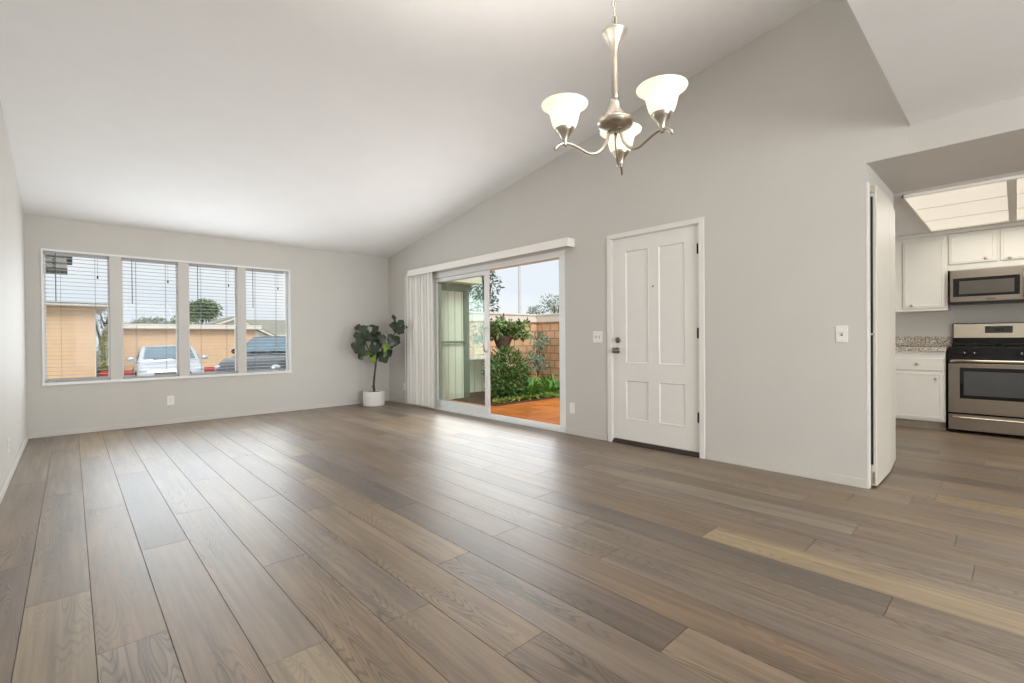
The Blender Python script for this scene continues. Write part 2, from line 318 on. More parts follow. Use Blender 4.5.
# ceilings
m = MB(); m.prism([(YE, zc(YE)), (YF+.14, zc(YF+.14)), (YF+.14, zc(YF+.14)+.12), (YE, zc(YE)+.12)], 0, XL-.1, XR+.1); m.build('ceiling', M['ceil'], kind='structure')
m = MB(); m.box(XL-.1, XR+.006, YB-.1, YE, ZF, ZF+.1); m.box(XL-.1, XR+.1, YE-.1, YE, ZF+.1, zc(YE)+.12); m.build('ceiling_dining', M['ceil'], kind='structure')
# kitchen shell
m = MB(); m.box(XR+.13, 5.05, KY0-.1, 1.25, KZ, KZ+.1); m.build('ceiling_soffit', M['wall'], kind='structure')
m = MB(); m.box(5.05, XK, KY0-.1, 1.25, KZ+.001, KZ+.1); m.build('ceiling_kitchen', M['ceil'], kind='structure')
m = MB(); m.box(XK, XK+.12, KY0-.1, 1.25, 0, KZ+.1); m.build('wall_kitchen_back', M['wall'], kind='structure')
m = MB(); m.box(XR+.13, XK, 1.25, 1.37, 0, KZ+.1); m.build('wall_kitchen_left', M['wall'], kind='structure')
m = MB(); m.box(XR+.13, XK, KY0-.2, KY0-.1, 0, KZ+.1); m.build('wall_kitchen_right', M['wall'], kind='structure')
# closet stub the folding doors hang on
m = MB(); m.box(XR+.13, 5.04, .735, .83, 0, KZ); m.box(XR+.05, 5.04, .70, .735, 2.112, KZ); m.build('wall_closet', M['wall'], kind='structure')
# baseboards
def bb(name, x0, x1, y0, y1): box(name, M['base'], x0, x1, y0, y1, 0, .062, bevel=.003, kind='structure')
bb('baseboard_left', XL, XL+.012, YB, YF); bb('baseboard_far', XL+.012, XR-.012, YF-.012, YF)
bb('baseboard_right', XR-.012, XR, SY1+.06, YF); bb('baseboard_right', XR-.009, XR, DY1+.06, SY0-.005); bb('baseboard_right', XR-.009, XR, KY1+.002, DY0-.06)

# ------------------------------------------------------------------ window with four lights
PANES = [(WX0+.008, .345), (.459, 1.022), (1.138, 1.701), (1.806, 2.380)]
m = MB()
for i in range(3): m.box(PANES[i][1], PANES[i+1][0], YF-.001, YF+.12, WZ0, WZ1)
m.build('trim_1', M['base'], kind='structure', bevel=.003)
m = MB(); t = .012
m.box(WX0-t, WX1+t, YF-.010, YF+.006, WZ1-.012, WZ1+t); m.box(WX0-t, WX0+.008, YF-.010, YF+.006, WZ0, WZ1-.012); m.box(WX1-.008, WX1+t, YF-.010, YF+.006, WZ0, WZ1-.012)
for xa, xb in ((WX0-.001, WX0+.005), (WX1-.005, WX1+.001)): m.box(xa, xb, YF+.006, YF+.13, WZ0, WZ1)
m.box(WX0+.005, WX1-.005, YF+.006, YF+.084, WZ1-.005, WZ1+.001)
m.build('trim_2', M['vinyl'], kind='structure', bevel=.002)
m = MB(); m.box(WX0-.015, WX1+.015, YF-.022, YF+.10, WZ0-.012, WZ0+.022); m.build('trim_3', M['vinyl'], kind='structure', bevel=.004)
WB = WZ0+.022
for i, (x0, x1) in enumerate(PANES):
    m = MB(); a, b = YF+.085, YF+.125; f = .014
    m.box(x0, x1, a, b, WZ1-f, WZ1); m.box(x0, x1, a, b, WB, WB+f); m.box(x0, x0+f, a, b, WB+f, WZ1-f); m.box(x1-f, x1, a, b, WB+f, WZ1-f)
    wo = m.build('window_%d' % (i+1), M['vinyl'], kind='structure')
    box('pane', G_CLEAR, x0+f, x1-f, YF+.102, YF+.106, WB+f, WZ1-f, wo)
# blinds: one horizontal blind inside each light
BL = ['white horizontal blind in front of the tan building, nearest the left wall', 'white horizontal blind in front of the white sedan, second from the left wall',
      'white horizontal blind in front of the round tree, third from the left wall', 'white horizontal blind in front of the grey truck, nearest the potted tree']
for i, (x0, x1) in enumerate(PANES):
    x0 += .003; x1 -= .003
    if i == 3: x1 -= .05
    yc = YF+.045
    b = thing('window_blind', BL[i], 'blind', ((x0+x1)/2, yc, WZ1), group='horizontal blinds in the wide window'); h = (x1-x0)/2
    MB().box(-h, h, -.024, .024, -.046, -.002).build('headrail', M['slat'], b, .003)
    m = MB(); z = -.075
    while z > -(WZ1-WB)+.03:
        m.prism([(-.0235, z-.0012), (0, z+.001), (.0235, z-.0012), (.0235, z+.0008), (0, z+.003), (-.0235, z+.0008)], 0, -h+.003, h-.003); z -= .0445
    m.build('slats', M['slat'], b)
    MB().box(-h, h, -.024, .024, -(WZ1-WB)+.002, -(WZ1-WB)+.020).build('bottom_rail', M['slat'], b, .003)
    for fx in (-.52, .55):
        mm = MB()
        for yy in (-.026, .026): mm.box(fx*h-.0014, fx*h+.0014, yy-.001, yy+.001, -(WZ1-WB)+.02, -.045)
        mm.build('ladder_cord', M['cord'], b)
    m = MB(); wx = -h+.55*h*.62; m.tube([(wx, -.034, -.03), (wx, -.036, -.06), (wx, -.036, -.57)], .0042, 8); m.build('tilt_wand', M['wand'], b)
    cx = .63*h
    MB().tube([(cx, -.032, -.045), (cx, -.032, -.265)], .0014, 6).build('pull_cord', M['cord'], b)
    MB().lathe([(.003, .022), (.007, .014), (.009, -.008), (.004, -.014)], 10, Matrix.Translation((cx, -.032, -.275))).build('tassel', M['black'], b)

# ------------------------------------------------------------------ sliding patio door, valance, vertical blind
m = MB(); a, b = XR-.004, XR+.12; f = .075
m.box(a, b, SY0, SY1, SZ-.07, SZ); m.box(a, b, SY0, SY0+.085, .03, SZ-.07); m.box(a, b, SY1-.085, SY1, .03, SZ-.07); m.box(a, b, SY0, SY1, 0, .03)
m.box(XR+.03, XR+.045, SY0, SY1, .03, .055); m.box(XR+.08, XR+.095, SY0, SY1, .03, .055)
d2 = m.build('door_2', M['vinyl'], kind='structure', bevel=.003)
def panel(name, y0, y1, x0, par):
    st = .07; m = MB(); x1 = x0+.035; z0, z1 = .055, SZ-.072
    m.box(x0, x1, y0, y0+st, z0, z1); m.box(x0, x1, y1-st, y1, z0, z1); m.box(x0, x1, y0+st, y1-st, z0, z0+.085); m.box(x0, x1, y0+st, y1-st, z1-.055, z1)
    o = m.build(name, M['vinyl'], par, .003)
    box('pane', G_GREEN, x0+.012, x0+.018, y0+st, y1-st, z0+.085, z1-.055, o); return o
p1 = panel('sliding_panel', 4.775, 6.03, XR+.020, d2); p2 = panel('fixed_panel', 4.83, 6.03, XR+.070, d2)
m = MB(); hx = XR+.018; hy = 4.81
m.tube([(hx, hy, 1.20)]+bez((hx-.012, hy, 1.20), (hx-.06, hy, 1.19), (hx-.06, hy, .89), (hx-.012, hy, .88), 14)+[(hx, hy, .88)], .009, 8); m.build('pull_handle', M['nickel'], p1, label='dark grey metal pull handle')

val = thing('blind_valance', 'long off-white valance box above the glass patio door', 'valance', (XR, 4.92, 2.09))
y0, y1 = 3.277-4.92, 6.558-4.92
MB().box(-.125, -.115, y0, y1, -.046, .046).build('front_board', M['vane'], val, .003)
MB().box(-.115, 0, y0, y0+.01, -.046, .046).build('end_return', M['vane'], val, .002); MB().box(-.115, 0, y1-.01, y1, -.046, .046).build('end_return', M['vane'], val, .002)
MB().box(-.115, 0, y0+.01, y1-.01, .036, .046).build('top_board', M['vane'], val, .002)
MB().box(-.085, -.045, y0+.02, y1-.02, .008, .034).build('head_track', M['vinyl'], val, .002)
vb = thing('vertical_blind', 'stack of drawn off-white vertical blind vanes beside the patio door', 'blind', (XR-.065, 6.31, .02))
NV = 9
for k in range(NV):
    y = 5.985+k*(6.66-5.985)/(NV-1)-6.31; ang = math.radians(84+(4 if k % 2 else -5)+rnd.uniform(-2, 2)); hw = .052
    sec = []
    for z in (0, 2.085-.02):
        q = []
        for s in (-1, -.5, 0, .5, 1): q.append((s*hw*math.cos(ang)+.006*(1-s*s)*math.sin(ang), y+s*hw*math.sin(ang)-.006*(1-s*s)*math.cos(ang), z+.012))
        for s in (1, .5, 0, -.5, -1): q.append((s*hw*math.cos(ang)+.006*(1-s*s)*math.sin(ang)+.0012, y+s*hw*math.sin(ang)-.006*(1-s*s)*math.cos(ang)-.001, z+.012))
        sec.append(q)
    MB().loft(sec, False).build('vane', M['vane'], vb)
MB().tube([(-.052, .33, 2.03), (-.054, .335, 1.0), (-.054, .335, .03)], .0045, 8).build('wand', M['vinyl'], vb, label='thin white control wand')

# ------------------------------------------------------------------ front door
d1 = bpy.data.objects.new('door_1', None); COL.objects.link(d1); d1.location = (XR, (DY0+DY1)/2, 0); d1['kind'] = 'structure'; d1['label'] = 'white four-panel front door'
yc = (DY0+DY1)/2; PA = [(2.654, 2.390, .80, 1.915), (2.296, 2.025, .80, 1.915), (2.654, 2.396, .245, .636), (2.292, 2.030, .245, .638)]
x_f = .018; dm = MB(); ya, yb = DY0+.003-yc, DY1-.003-yc
cuts_y = [ya, 2.025-yc, 2.295-yc, 2.394-yc, 2.654-yc, yb]; cuts_z = [.042, .246, .637, .80, 1.915, DZ-.004]
for i in range(5):
    for j in range(5):
        inset = i in (1, 3) and j in (1, 3)
        dm.box(x_f+(.008 if inset else 0), x_f+.04, cuts_y[i], cuts_y[i+1], cuts_z[j], cuts_z[j+1])
dm.build('slab', M['white'], d1)
for i in (1, 3):
    for j in (1, 3):
        m = MB(); A, B_, C_, D_ = cuts_y[i], cuts_y[i+1], cuts_z[j], cuts_z[j+1]; e = .012; xs = x_f+.008
        o_ = [(xs-.016, A, C_), (xs-.016, B_, C_), (xs-.016, B_, D_), (xs-.016, A, D_)]
        # sloped moulding ring and raised field
        ring = []
        for off, xx in ((-.001, x_f-.0005), (.004, x_f-.003), (.010, x_f+.001), (.016, x_f+.0075)): ring.append([(xx, A+off, C_+off), (xx, B_-off, C_+off), (xx, B_-off, D_-off), (xx, A+off, D_-off)])
        m.loft(ring, False, False)
        m.box(xs-.0005, xs+.004, A+.014, B_-.014, C_+.014, D_-.014)
        m.build('raised_panel', M['white'], d1)
def rot_x(loc): return Matrix.Translation(loc) @ Matrix.Rotation(-math.pi/2, 4, 'Y')   # lathe axis points to -X (into the room)
MB().lathe([(.031, 0), (.031, .006), (.014, .010), (.012, .030), (.022, .036), (.028, .048), (.027, .060), (.018, .067), (.004, .069)], 24, rot_x((x_f, 2.748-yc, .928))).build('door_knob', M['satin'], d1)
dbm = MB().lathe([(.030, 0), (.029, .010), (.022, .014), (.006, .016)], 24, rot_x((x_f, 2.742-yc, 1.032))); dbm.box(x_f-.032, x_f-.014, 2.742-yc-.004, 2.742-yc+.004, 1.016, 1.048); dbm.build('deadbolt', M['satin'], d1)
MB().lathe([(.008, 0), (.008, .003), (.005, .004)], 16, rot_x((x_f, 2.347-yc, 1.542))).build('peephole', M['dark'], d1)
for z in (1.834, 1.092, .348):
    m = MB(); m.tube([(.004, DY0-yc+.003, z-.048), (.004, DY0-yc+.003, z+.048)], .0075, 10); m.ball((.004, DY0-yc+.003, z+.051), .006); m.ball((.004, DY0-yc+.003, z-.051), .006)
    m.box(x_f-.003, x_f+.001, DY0-yc+.004, DY0-yc+.030, z-.045, z+.045); m.build('hinge', M['hinge'], d1)
for z in (.935, 1.03): box('strike_plate', M['hinge'], .001, .016, DY1-yc-.0035, DY1-yc+.001, z-.028, z+.028, d1)
MB().prism([(-.004, 0), (.11, 0), (.11, .03), (.02, .036), (-.004, .012)], 1, DY0-yc+.001, DY1-yc-.001).build('threshold', M['dark'], d1)
# casing and jamb
m = MB(); c = .046
for y0, y1, z0, z1 in ((DY1, DY1+c, 0, DZ+c), (DY0-c, DY0, 0, DZ+c), (DY0, DY1, DZ, DZ+c)): m.box(XR-.014, XR+.002, y0, y1, z0, z1)
m.box(XR+.002, XR+.12, DY1-.004, DY1+.001, 0, DZ); m.box(XR+.002, XR+.12, DY0-.001, DY0+.002, 0, DZ); m.box(XR+.002, XR+.12, DY0, DY1, DZ-.004, DZ+.001)
m.box(XR+.06, XR+.075, DY0+.002, DY0+.014, 0, DZ); m.build('trim_4', M['white'], kind='structure', bevel=.004)

# folding closet door at the end of the wall
d3 = bpy.data.objects.new('door_3', None); COL.objects.link(d3); d3.location = (XR, .69, 0); d3['kind'] = 'structure'; d3['label'] = 'white folded closet door leaf'
m = MB(); m.box(-.002, .048, .0, .016, .0, 2.112); m.build('jamb', M['white'], d3, .003)
m = MB(); m.box(.062, .56, -.032, .004, .012, 2.100); m.build('leaf', M['white_shade'], d3, .005)
m = MB(); T = Matrix.Translation((.56, -.014, 0)) @ Matrix.Rotation(math.radians(4.0), 4, 'Z'); m.box(.004, .49, -.018, .018, .012, 2.100, T); m.build('leaf', M['white_shade'], d3, .005)
box('gap_shade', M['black'], .049, .061, -.012, .006, .16, 2.02, d3)  # black strip painting the dark of the open gap beside the jamb
for z0, z1 in ((.03, .11), (2.05, 2.092), (1.06, 1.075)): box('pivot_bracket', M['nickel'], .046, .066, -.022, .004, z0, z1, d3, .002)
MB().lathe([(.006, 0), (.006, .012), (.014, .018), (.015, .026), (.006, .03)], 16, Matrix.Translation((.90, -.03, 1.0)) @ Matrix.Rotation(math.pi/2, 4, 'X')).build('knob', M['nickel'], d3)

# ------------------------------------------------------------------ switches and outlets
def plate(name, label, cat, loc, rz, w_, h_, kind):
    """plate lies against a wall; local -Y faces the room"""
    o = thing(name, label, cat, loc, rz)
    MB().box(-w_/2, w_/2, -.006, 0, -h_/2, h_/2).build('cover_plate', M['plastic'], o, .0025)
    if kind == 'outlet':
        for z in (.02, -.02):
            r = MB().lathe([(.0165, 0), (.0165, .002)], 20, Matrix.Translation((0, -.006, z)) @ Matrix.Rotation(math.pi/2, 4, 'X'), False).build('receptacle', M['plastic'], o)
            s = MB()
            for dx in (-.006, .006): s.box(dx-.0012, dx+.0012, -.0086, -.0079, z-.001, z+.007)
            s.lathe([(.0024, 0), (.0024, .0006)], 10, Matrix.Translation((0, -.008, z-.008)) @ Matrix.Rotation(math.pi/2, 4, 'X'), False); s.build('slots', M['slot'], r)
    elif kind.startswith('switch'):
        n = int(kind[-1])
        for k in range(n):
            x = (k-(n-1)/2)*.046
            t = MB().box(x-.006, x+.006, -.0072, -.006, -.013, .013).build('toggle_bezel', M['slot'], o)
            MB().prism([(-.0072, -.006), (-.0072, .008), (-.019, .012), (-.019, .006)], 0, x-.0045, x+.0045).build('toggle', M['plastic'], o, .001)
    for z in ((.045, -.045) if kind.startswith('switch') else (0,)):
        if kind != 'blank': MB().lathe([(.003, 0), (.002, .0015)], 10, Matrix.Translation((0, -.006, z)) @ Matrix.Rotation(math.pi/2, 4, 'X')).build('screw', M['nickel'], o)
    if kind == 'blank':
        for z in (.042, -.042): MB().lathe([(.003, 0), (.002, .0015)], 10, Matrix.Translation((0, -.006, z)) @ Matrix.Rotation(math.pi/2, 4, 'X')).build('screw', M['plastic'], o)
    return o
RW = -math.pi/2
plate('wall_outlet', 'white duplex outlet below the wide window', 'outlet', (.925, YF, .30), 0, .075, .118, 'outlet')
plate('wall_outlet', 'white duplex outlet on the wall behind the potted tree, beside the patio door blind', 'outlet', (XR, 6.874, .275), RW, .072, .116, 'outlet')
plate('blank_cover_plate', 'plain white low cover plate between the patio door and the front door', 'cover plate', (XR, 3.325, .289), RW, .072, .116, 'blank')
plate('light_switch', 'white double light switch left of the front door', 'switch', (XR, 2.975, 1.065), RW, .118, .118, 'switch2')
plate('light_switch', 'white single light switch between the front door and the kitchen opening', 'switch', (XR, .847, 1.071), RW, .072, .118, 'switch1')
plate('wall_outlet', 'white outlet plate low on the left wall', 'outlet', (XL, 5.27, .27), math.pi/2, .072, .118, 'outlet')

# ------------------------------------------------------------------ chandelier
CX, CY = 1.284, .880
lat = Vector((.7302, -.6830, 0)); dep = Vector((.6830, .7302, 0))
ch = thing('chandelier', 'brushed nickel three-arm chandelier with lit bell glass shades', 'chandelier', (CX, CY, 1.55))
def Z(z): return z-1.55
MB().lathe([(.003, Z(1.80)), (.0140, Z(1.80)), (.0115, Z(1.85)), (.0098, Z(1.90)), (.0088, Z(1.95)), (.010, Z(1.972)), (.015, Z(1.992)), (.026, Z(2.014)), (.0385, Z(2.033)), (.0405, Z(2.037)), (.0395, Z(2.040)), (.030, Z(2.032)), (.006, Z(2.024))], 32).build('stem_cup', M['nickel'], ch)
MB().lathe([(.0142, Z(1.825)), (.0165, Z(1.810)), (.0215, Z(1.793)), (.031, Z(1.776)), (.044, Z(1.763)), (.056, Z(1.756)), (.0585, Z(1.750)), (.057, Z(1.743)), (.048, Z(1.733)), (.034, Z(1.726)), (.018, Z(1.722)), (.004, Z(1.721))], 40).build('hub_bowl', M['nickel'], ch)
m = MB(); m.tube([(0, 0, Z(2.02)), (0, 0, Z(2.05))], .0045, 10); m.tube([(0.007*math.cos(t), 0, Z(2.056)+.007*math.sin(t)) for t in [i*math.pi/8 for i in range(17)]], .002, 8); m.build('loop_hook', M['nickel'], ch)
zt = zc(CY)
zz = 2.058; k = 0
linkm = None
while zz < zt-.07:
    if linkm is None:
        pts = []
        for i in range(21):
            t = 2*math.pi*i/20; pts.append((.0065*math.cos(t), 0, .0165*math.sin(t)))
        linkm = MB().tube(pts, .0018, 6).build('chain_link', M['nickel'], ch); L = linkm
    else:
        L = linkm.copy(); COL.objects.link(L); L.parent = ch
    L.location = (0, 0, Z(zz+.0165)); L.rotation_euler = (0, 0, math.radians(35 if k % 2 else 125)); zz += .0285; k += 1
MB().tube([(.004, .002, Z(2.05)), (.006, -.003, Z(2.5)), (-.004, .003, Z(3.0)), (.003, 0, Z(zt-.03))], .0016, 6).build('supply_wire', M['cord'], ch)
T = Matrix.Translation((0, 0, Z(zt)-.002)) @ Matrix.Rotation(-math.atan(SL), 4, 'X') 
MB().lathe([(.008, -.055), (.02, -.045), (.05, -.02), (.062, -.004), (.062, 0.012)], 32, T).build('canopy', M['nickel'], ch)
# shade glass: lit frosted glass
sg = bpy.data.materials.new('lit_frosted_glass'); sg.use_nodes = True; n = sg.node_tree.nodes; l = sg.node_tree.links; n.remove(n['Principled BSDF'])
tr = n.new('ShaderNodeBsdfTranslucent'); tr.inputs[0].default_value = (.95, .92, .84, 1); df = n.new('ShaderNodeBsdfDiffuse'); df.inputs[0].default_value = (.9, .87, .8, 1)
mx = n.new('ShaderNodeMixShader'); mx.inputs[0].default_value = .55; l.new(tr.outputs[0], mx.inputs[1]); l.new(df.outputs[0], mx.inputs[2])
em = n.new('ShaderNodeEmission'); em.inputs[0].default_value = (1, .92, .76, 1); em.inputs[1].default_value = .30
ad = n.new('ShaderNodeAddShader'); l.new(mx.outputs[0], ad.inputs[0]); l.new(em.outputs[0], ad.inputs[1]); l.new(ad.outputs[0], n['Material Output'].inputs[0])
tcn = n.new('ShaderNodeTexNoise'); tcn.inputs['Scale'].default_value = 30
bulb_m = mat('glowing_bulb', (255, 238, 205), .4, emit=4)
for ang in (71, 191, -49):
    A = math.radians(ang); d = lat*math.cos(A)+dep*math.sin(A)
    def q(r, z): return tuple(d*r+Vector((0, 0, Z(z))))
    pts = bez(q(.020, 1.726), q(.024, 1.660), q(.070, 1.634), q(.098, 1.648), 12)+bez(q(.098, 1.648), q(.128, 1.661), q(.160, 1.683), q(.186, 1.666), 10)[1:]+bez(q(.186, 1.666), q(.194, 1.660), q(.199, 1.655), q(.202, 1.647), 5)[1:]
    N = len(pts); rad = [.0052]*(N-5)+[.0052, .0054, .0056, .0052, .003]
    MB().tube(pts, rad, 10).build('arm', M['nickel'], ch)
    T = Matrix.Translation(d*.168+Vector((0, 0, -.030)))
    MB().lathe([(.005, Z(1.690)), (.0065, Z(1.700)), (.009, Z(1.712)), (.015, Z(1.724)), (.024, Z(1.736)), (.0315, Z(1.745)), (.0305, Z(1.748)), (.02, Z(1.744)), (.003, Z(1.742))], 28, T).build('shade_cup', M['nickel'], ch)
    prof = [(.027, 1.741), (.033, 1.748), (.039, 1.760), (.0435, 1.775), (.0465, 1.790), (.050, 1.803), (.057, 1.815), (.067, 1.824), (.0755, 1.829), (.0765, 1.8315), (.074, 1.8325), (.065, 1.827), (.055, 1.818), (.048, 1.805), (.0445, 1.790), (.0415, 1.775), (.037, 1.761), (.031, 1.750), (.025, 1.744)]
    MB().lathe([(r*.955, Z(1.741+(z-1.741)*.90)) for r, z in prof], 40, T, cap=False).build('glass_shade', sg, ch)
    MB().lathe([(.006, Z(1.745)), (.009, Z(1.757)), (.013, Z(1.768)), (.020, Z(1.783)), (.022, Z(1.795)), (.017, Z(1.808)), (.006, Z(1.815))], 16, T).build('bulb', bulb_m, ch)
    P = bpy.data.lights.new('chandelier_bulb_light', 'SPOT'); P.energy = 48; P.spot_size = math.radians(125); P.spot_blend = .5; P.color = (1, .955, .885); P.shadow_soft_size = .015
    po = bpy.data.objects.new('chandelier_bulb_light', P); COL.objects.link(po); po.location = Vector((CX, CY, 1.797))+d*.168; po.rotation_euler = (math.pi, 0, 0)

# ------------------------------------------------------------------ potted fig tree in the corner
fx, fy = 3.545, 7.045
ft = thing('potted_fig_tree', 'fiddle-leaf fig tree in a white round pot in the far corner', 'plant', (fx, fy, 0))
MB().lathe([(.150, 0), (.163, .006), (.166, .02), (.168, .225), (.166, .232), (.154, .232), (.152, .20), (.02, .20)], 40).build('pot', M['pot'], ft)
MB().lathe([(.151, .195), (.151, .212), (.08, .220), (.01, .222)], 24).build('soil', M['soil'], ft)
def pl(l_, z, dd=0): return lat*l_+dep*dd+Vector((0, 0, z))
trunk = MB(); trunk.tube([pl(.005, .21), pl(-.002, .34), pl(.012, .48), pl(.03, .62), pl(.045, .74), pl(.06, .86), pl(.09, .98), pl(.10, 1.12)], [.021, .017, .016, .015, .014, .012, .009, .004], 10)
trunk.tube([pl(.045, .74), pl(.11, .84), pl(.20, .94), pl(.29, 1.06), pl(.37, 1.20), pl(.40, 1.33)], [.013, .012, .010, .009, .007, .003], 8)
trunk.tube([pl(.03, .66), pl(-.02, .78), pl(-.09, .92), pl(-.15, 1.06), pl(-.18, 1.16)], [.012, .010, .009, .007, .003], 8)
trunk.ball(pl(-.012, .30), (.02, .02, .018))
trunk.build('trunk', M['bark'], ft)
def leaf_mesh(base, tip_dir, up, length, width, cup=.25):
    """broad fiddle-shaped leaf from base along tip_dir, face normal near 'up'"""
    t = Vector(tip_dir).normalized(); nrm = Vector(up); nrm = (nrm-t*nrm.dot(t)).normalized(); s = t.cross(nrm)
    prof = [0, .10, .34, .42, .44, .56, .80, .97, 1.0, .86, .50, .06]; N = len(prof); m = MB(); vs = []
    for i, wv in enumerate(prof):
        u = i/(N-1); c = Vector(base)+t*(length*(u*.95))-nrm*(length*.22*u*u)
        for sx in (-1, -.55, 0, .55, 1):
            x = sx*wv*width/2; rip = .006*math.sin(u*19+sx*2)*abs(sx)
            vs.append(c+s*x+nrm*(abs(sx)**1.5*cup*wv*width/2+rip))
    fs = [(j*5+i, j*5+i+1, (j+1)*5+i+1, (j+1)*5+i) for j in range(N-1) for i in range(4)]
    m.add(vs, fs, True); m.tube([Vector(base)-t*.05, Vector(base)+t*.02], .003, 6)
    return m
# crop coordinates -> (lateral, height, size, tip lateral, tip up, young?)
LF = [(-.22, 1.17, .17, .12, -1, .25, 0), (-.25, 1.06, .19, .10, -1, -.10, 0), (-.07, 1.20, .14, .05, 1, .22, 0), (.02, 1.12, .18, .12, .7, .8, 0), (-.17, .88, .26, .22, -.5, -.75, 0), (.06, .90, .26, .20, .35, .8, 0),
      (.14, .72, .21, .18, .75, -.5, 0), (-.06, 1.03, .20, .14, -.6, .6, 0), (.36, 1.17, .19, .14, -.15, 1, 0), (.36, 1.30, .15, .06, -.25, 1, 0), (.44, 1.17, .17, .08, 1, .15, 0), (.43, 1.13, .18, .13, .9, -.45, 0),
      (.34, .98, .22, .18, .6, -.7, 0), (.30, .96, .22, .17, .9, -.2, 0), (-.10, .78, .20, .15, -.8, -.35, 1), (-.02, .80, .18, .13, .2, .35, 1), (.02, .68, .15, .12, -.4, -.85, 1), (.22, .84, .16, .10, .15, .95, 1),
      (.13, .66, .18, .07, .8, -.65, 0), (-.18, .72, .16, .10, -.8, -.55, 0), (-.10, 1.05, .20, .15, .2, -.5, 0), (-.14, .98, .2, .16, -.9, .1, 0), (.15, .98, .16, .13, .1, .9, 0), (.05, .84, .2, .17, -.7, -.3, 0), (.24, .88, .15, .12, .9, .3, 0), (-.02, .98, .2, .16, .3, .7, 0), (.08, 1.02, .18, .14, -.6, .5, 0), (-.12, 1.12, .18, .14, -.3, .9, 0), (.0, .76, .18, .15, -.5, -.5, 0), (.20, .78, .2, .15, .5, -.6, 0), (.45, 1.22, .15, .10, .5, .8, 0)]
r2 = random.Random(5)
for (l0, z0, ln, wd, tl, tz, yg) in LF:
    dd = r2.uniform(-.20, .02); tdir = lat*tl+Vector((0, 0, tz))+dep*r2.uniform(-.45, .05)
    up = -dep*1.0+Vector((0, 0, r2.uniform(.2, .9)))+lat*r2.uniform(-.5, .5)
    ln *= 1.12; wd *= 1.12; base = pl(l0+.02, z0+.08, dd)-tdir.normalized()*ln*.5
    wp = Vector((fx, fy, 0))+base+tdir.normalized()*ln
    if wp.x > 3.96: base.x -= wp.x-3.96
    if wp.y > 7.34: base.y -= wp.y-7.34
    leaf_mesh(base, tdir, up, ln, wd*1.05).build('leaf', M['figy' if yg else 'fig'], ft, label='yellow-green young leaf' if yg else None)

# ------------------------------------------------------------------ kitchen
def knob(parent, x, y, z):
    return MB().lathe([(.006, 0), (.006, .010), (.013, .016), (.0135, .022), (.008, .026)], 16, rot_x((x, y, z))).build('knob', M['nickel'], parent)
def frame_door(name, x, y0, y1, z0, z1, parent, fr=.028):
    """overlay door with a stepped border, facing -X"""
    m = MB(); m.box(x-.018, x, y0, y1, z0, z1)
    o = m.build(name, M['cab'], parent, .004)
    m = MB(); xs = x-.018
    ring = []
    for off, xx in ((.018, xs+.001), (.020, xs-.004), (.030, xs-.004), (.034, xs+.001)): ring.append([(xx, y0+off, z0+off), (xx, y1-off, z0+off), (xx, y1-off, z1-off), (xx, y0+off, z1-off)])
    m.loft(ring, False, False); m.build('moulding', M['cab'], o)
    return o
# wall cabinets
UX = 7.29
def cab_group(): return None
c1 = thing('wall_cabinet', 'white wall cabinet with one tall door left of the microwave', 'cabinet', (0, 0, 0))
MB().box(UX, XK, .530, 1.02, 1.338, 2.200).build('body', M['cab'], c1, .003)
dA = frame_door('door', UX, .552, .925, 1.372, 2.165, c1); knob(dA, UX-.018, .842, 1.405)
MB().box(UX-.012, UX, .528, .98, 1.338, 1.352).build('light_rail', M['cab'], c1, .003)
c2 = thing('wall_cabinet', 'short white wall cabinet with two doors above the microwave', 'cabinet', (0, 0, 0))
MB().box(UX, XK, -.265, .529, 1.782, 2.200).build('body', M['cab'], c2, .003)
dB = frame_door('door', UX, .141, .519, 1.852, 2.185, c2); knob(dB, UX-.018, .224, 1.893)
dC = frame_door('door', UX, -.255, .112, 1.852, 2.185, c2); knob(dC, UX-.018, .045, 1.872)
MB().box(UX-.022, XK, -.27, 1.02, 2.2005, 2.243).build('trim_5', M['cab'], kind='structure', bevel=.004)
# base cabinet with counter
BX = 7.0
c3 = thing('base_cabinet', 'white base cabinet with a drawer and door left of the stove', 'cabinet', (0, 0, 0))
MB().box(BX, XK-.006, .528, 1.24, .095, .874).build('body', M['cab'], c3, .003); MB().box(BX+.06, XK-.006, .532, 1.24, .0, .095).build('toe_kick', M['kick'], c3)  # recess shade under the cabinet is put into the kick colour
dr = MB().box(BX-.018, BX, .542, .985, .662, .800).build('drawer', M['cab'], c3, .006); knob(dr, BX-.018, .764, .732)
dD = frame_door('door', BX, .542, .985, .118, .645, c3); knob(dD, BX-.018, .605, .572)
ct = MB().box(BX-.03, XK, .522, 1.245, .875, .917); ct.box(XK-.02, XK, .522, 1.245, .917, 1.04)
tag(ct.build('granite_countertop', M['granite'], bevel=.004), 'speckled granite countertop with a low backsplash left of the stove', 'countertop')
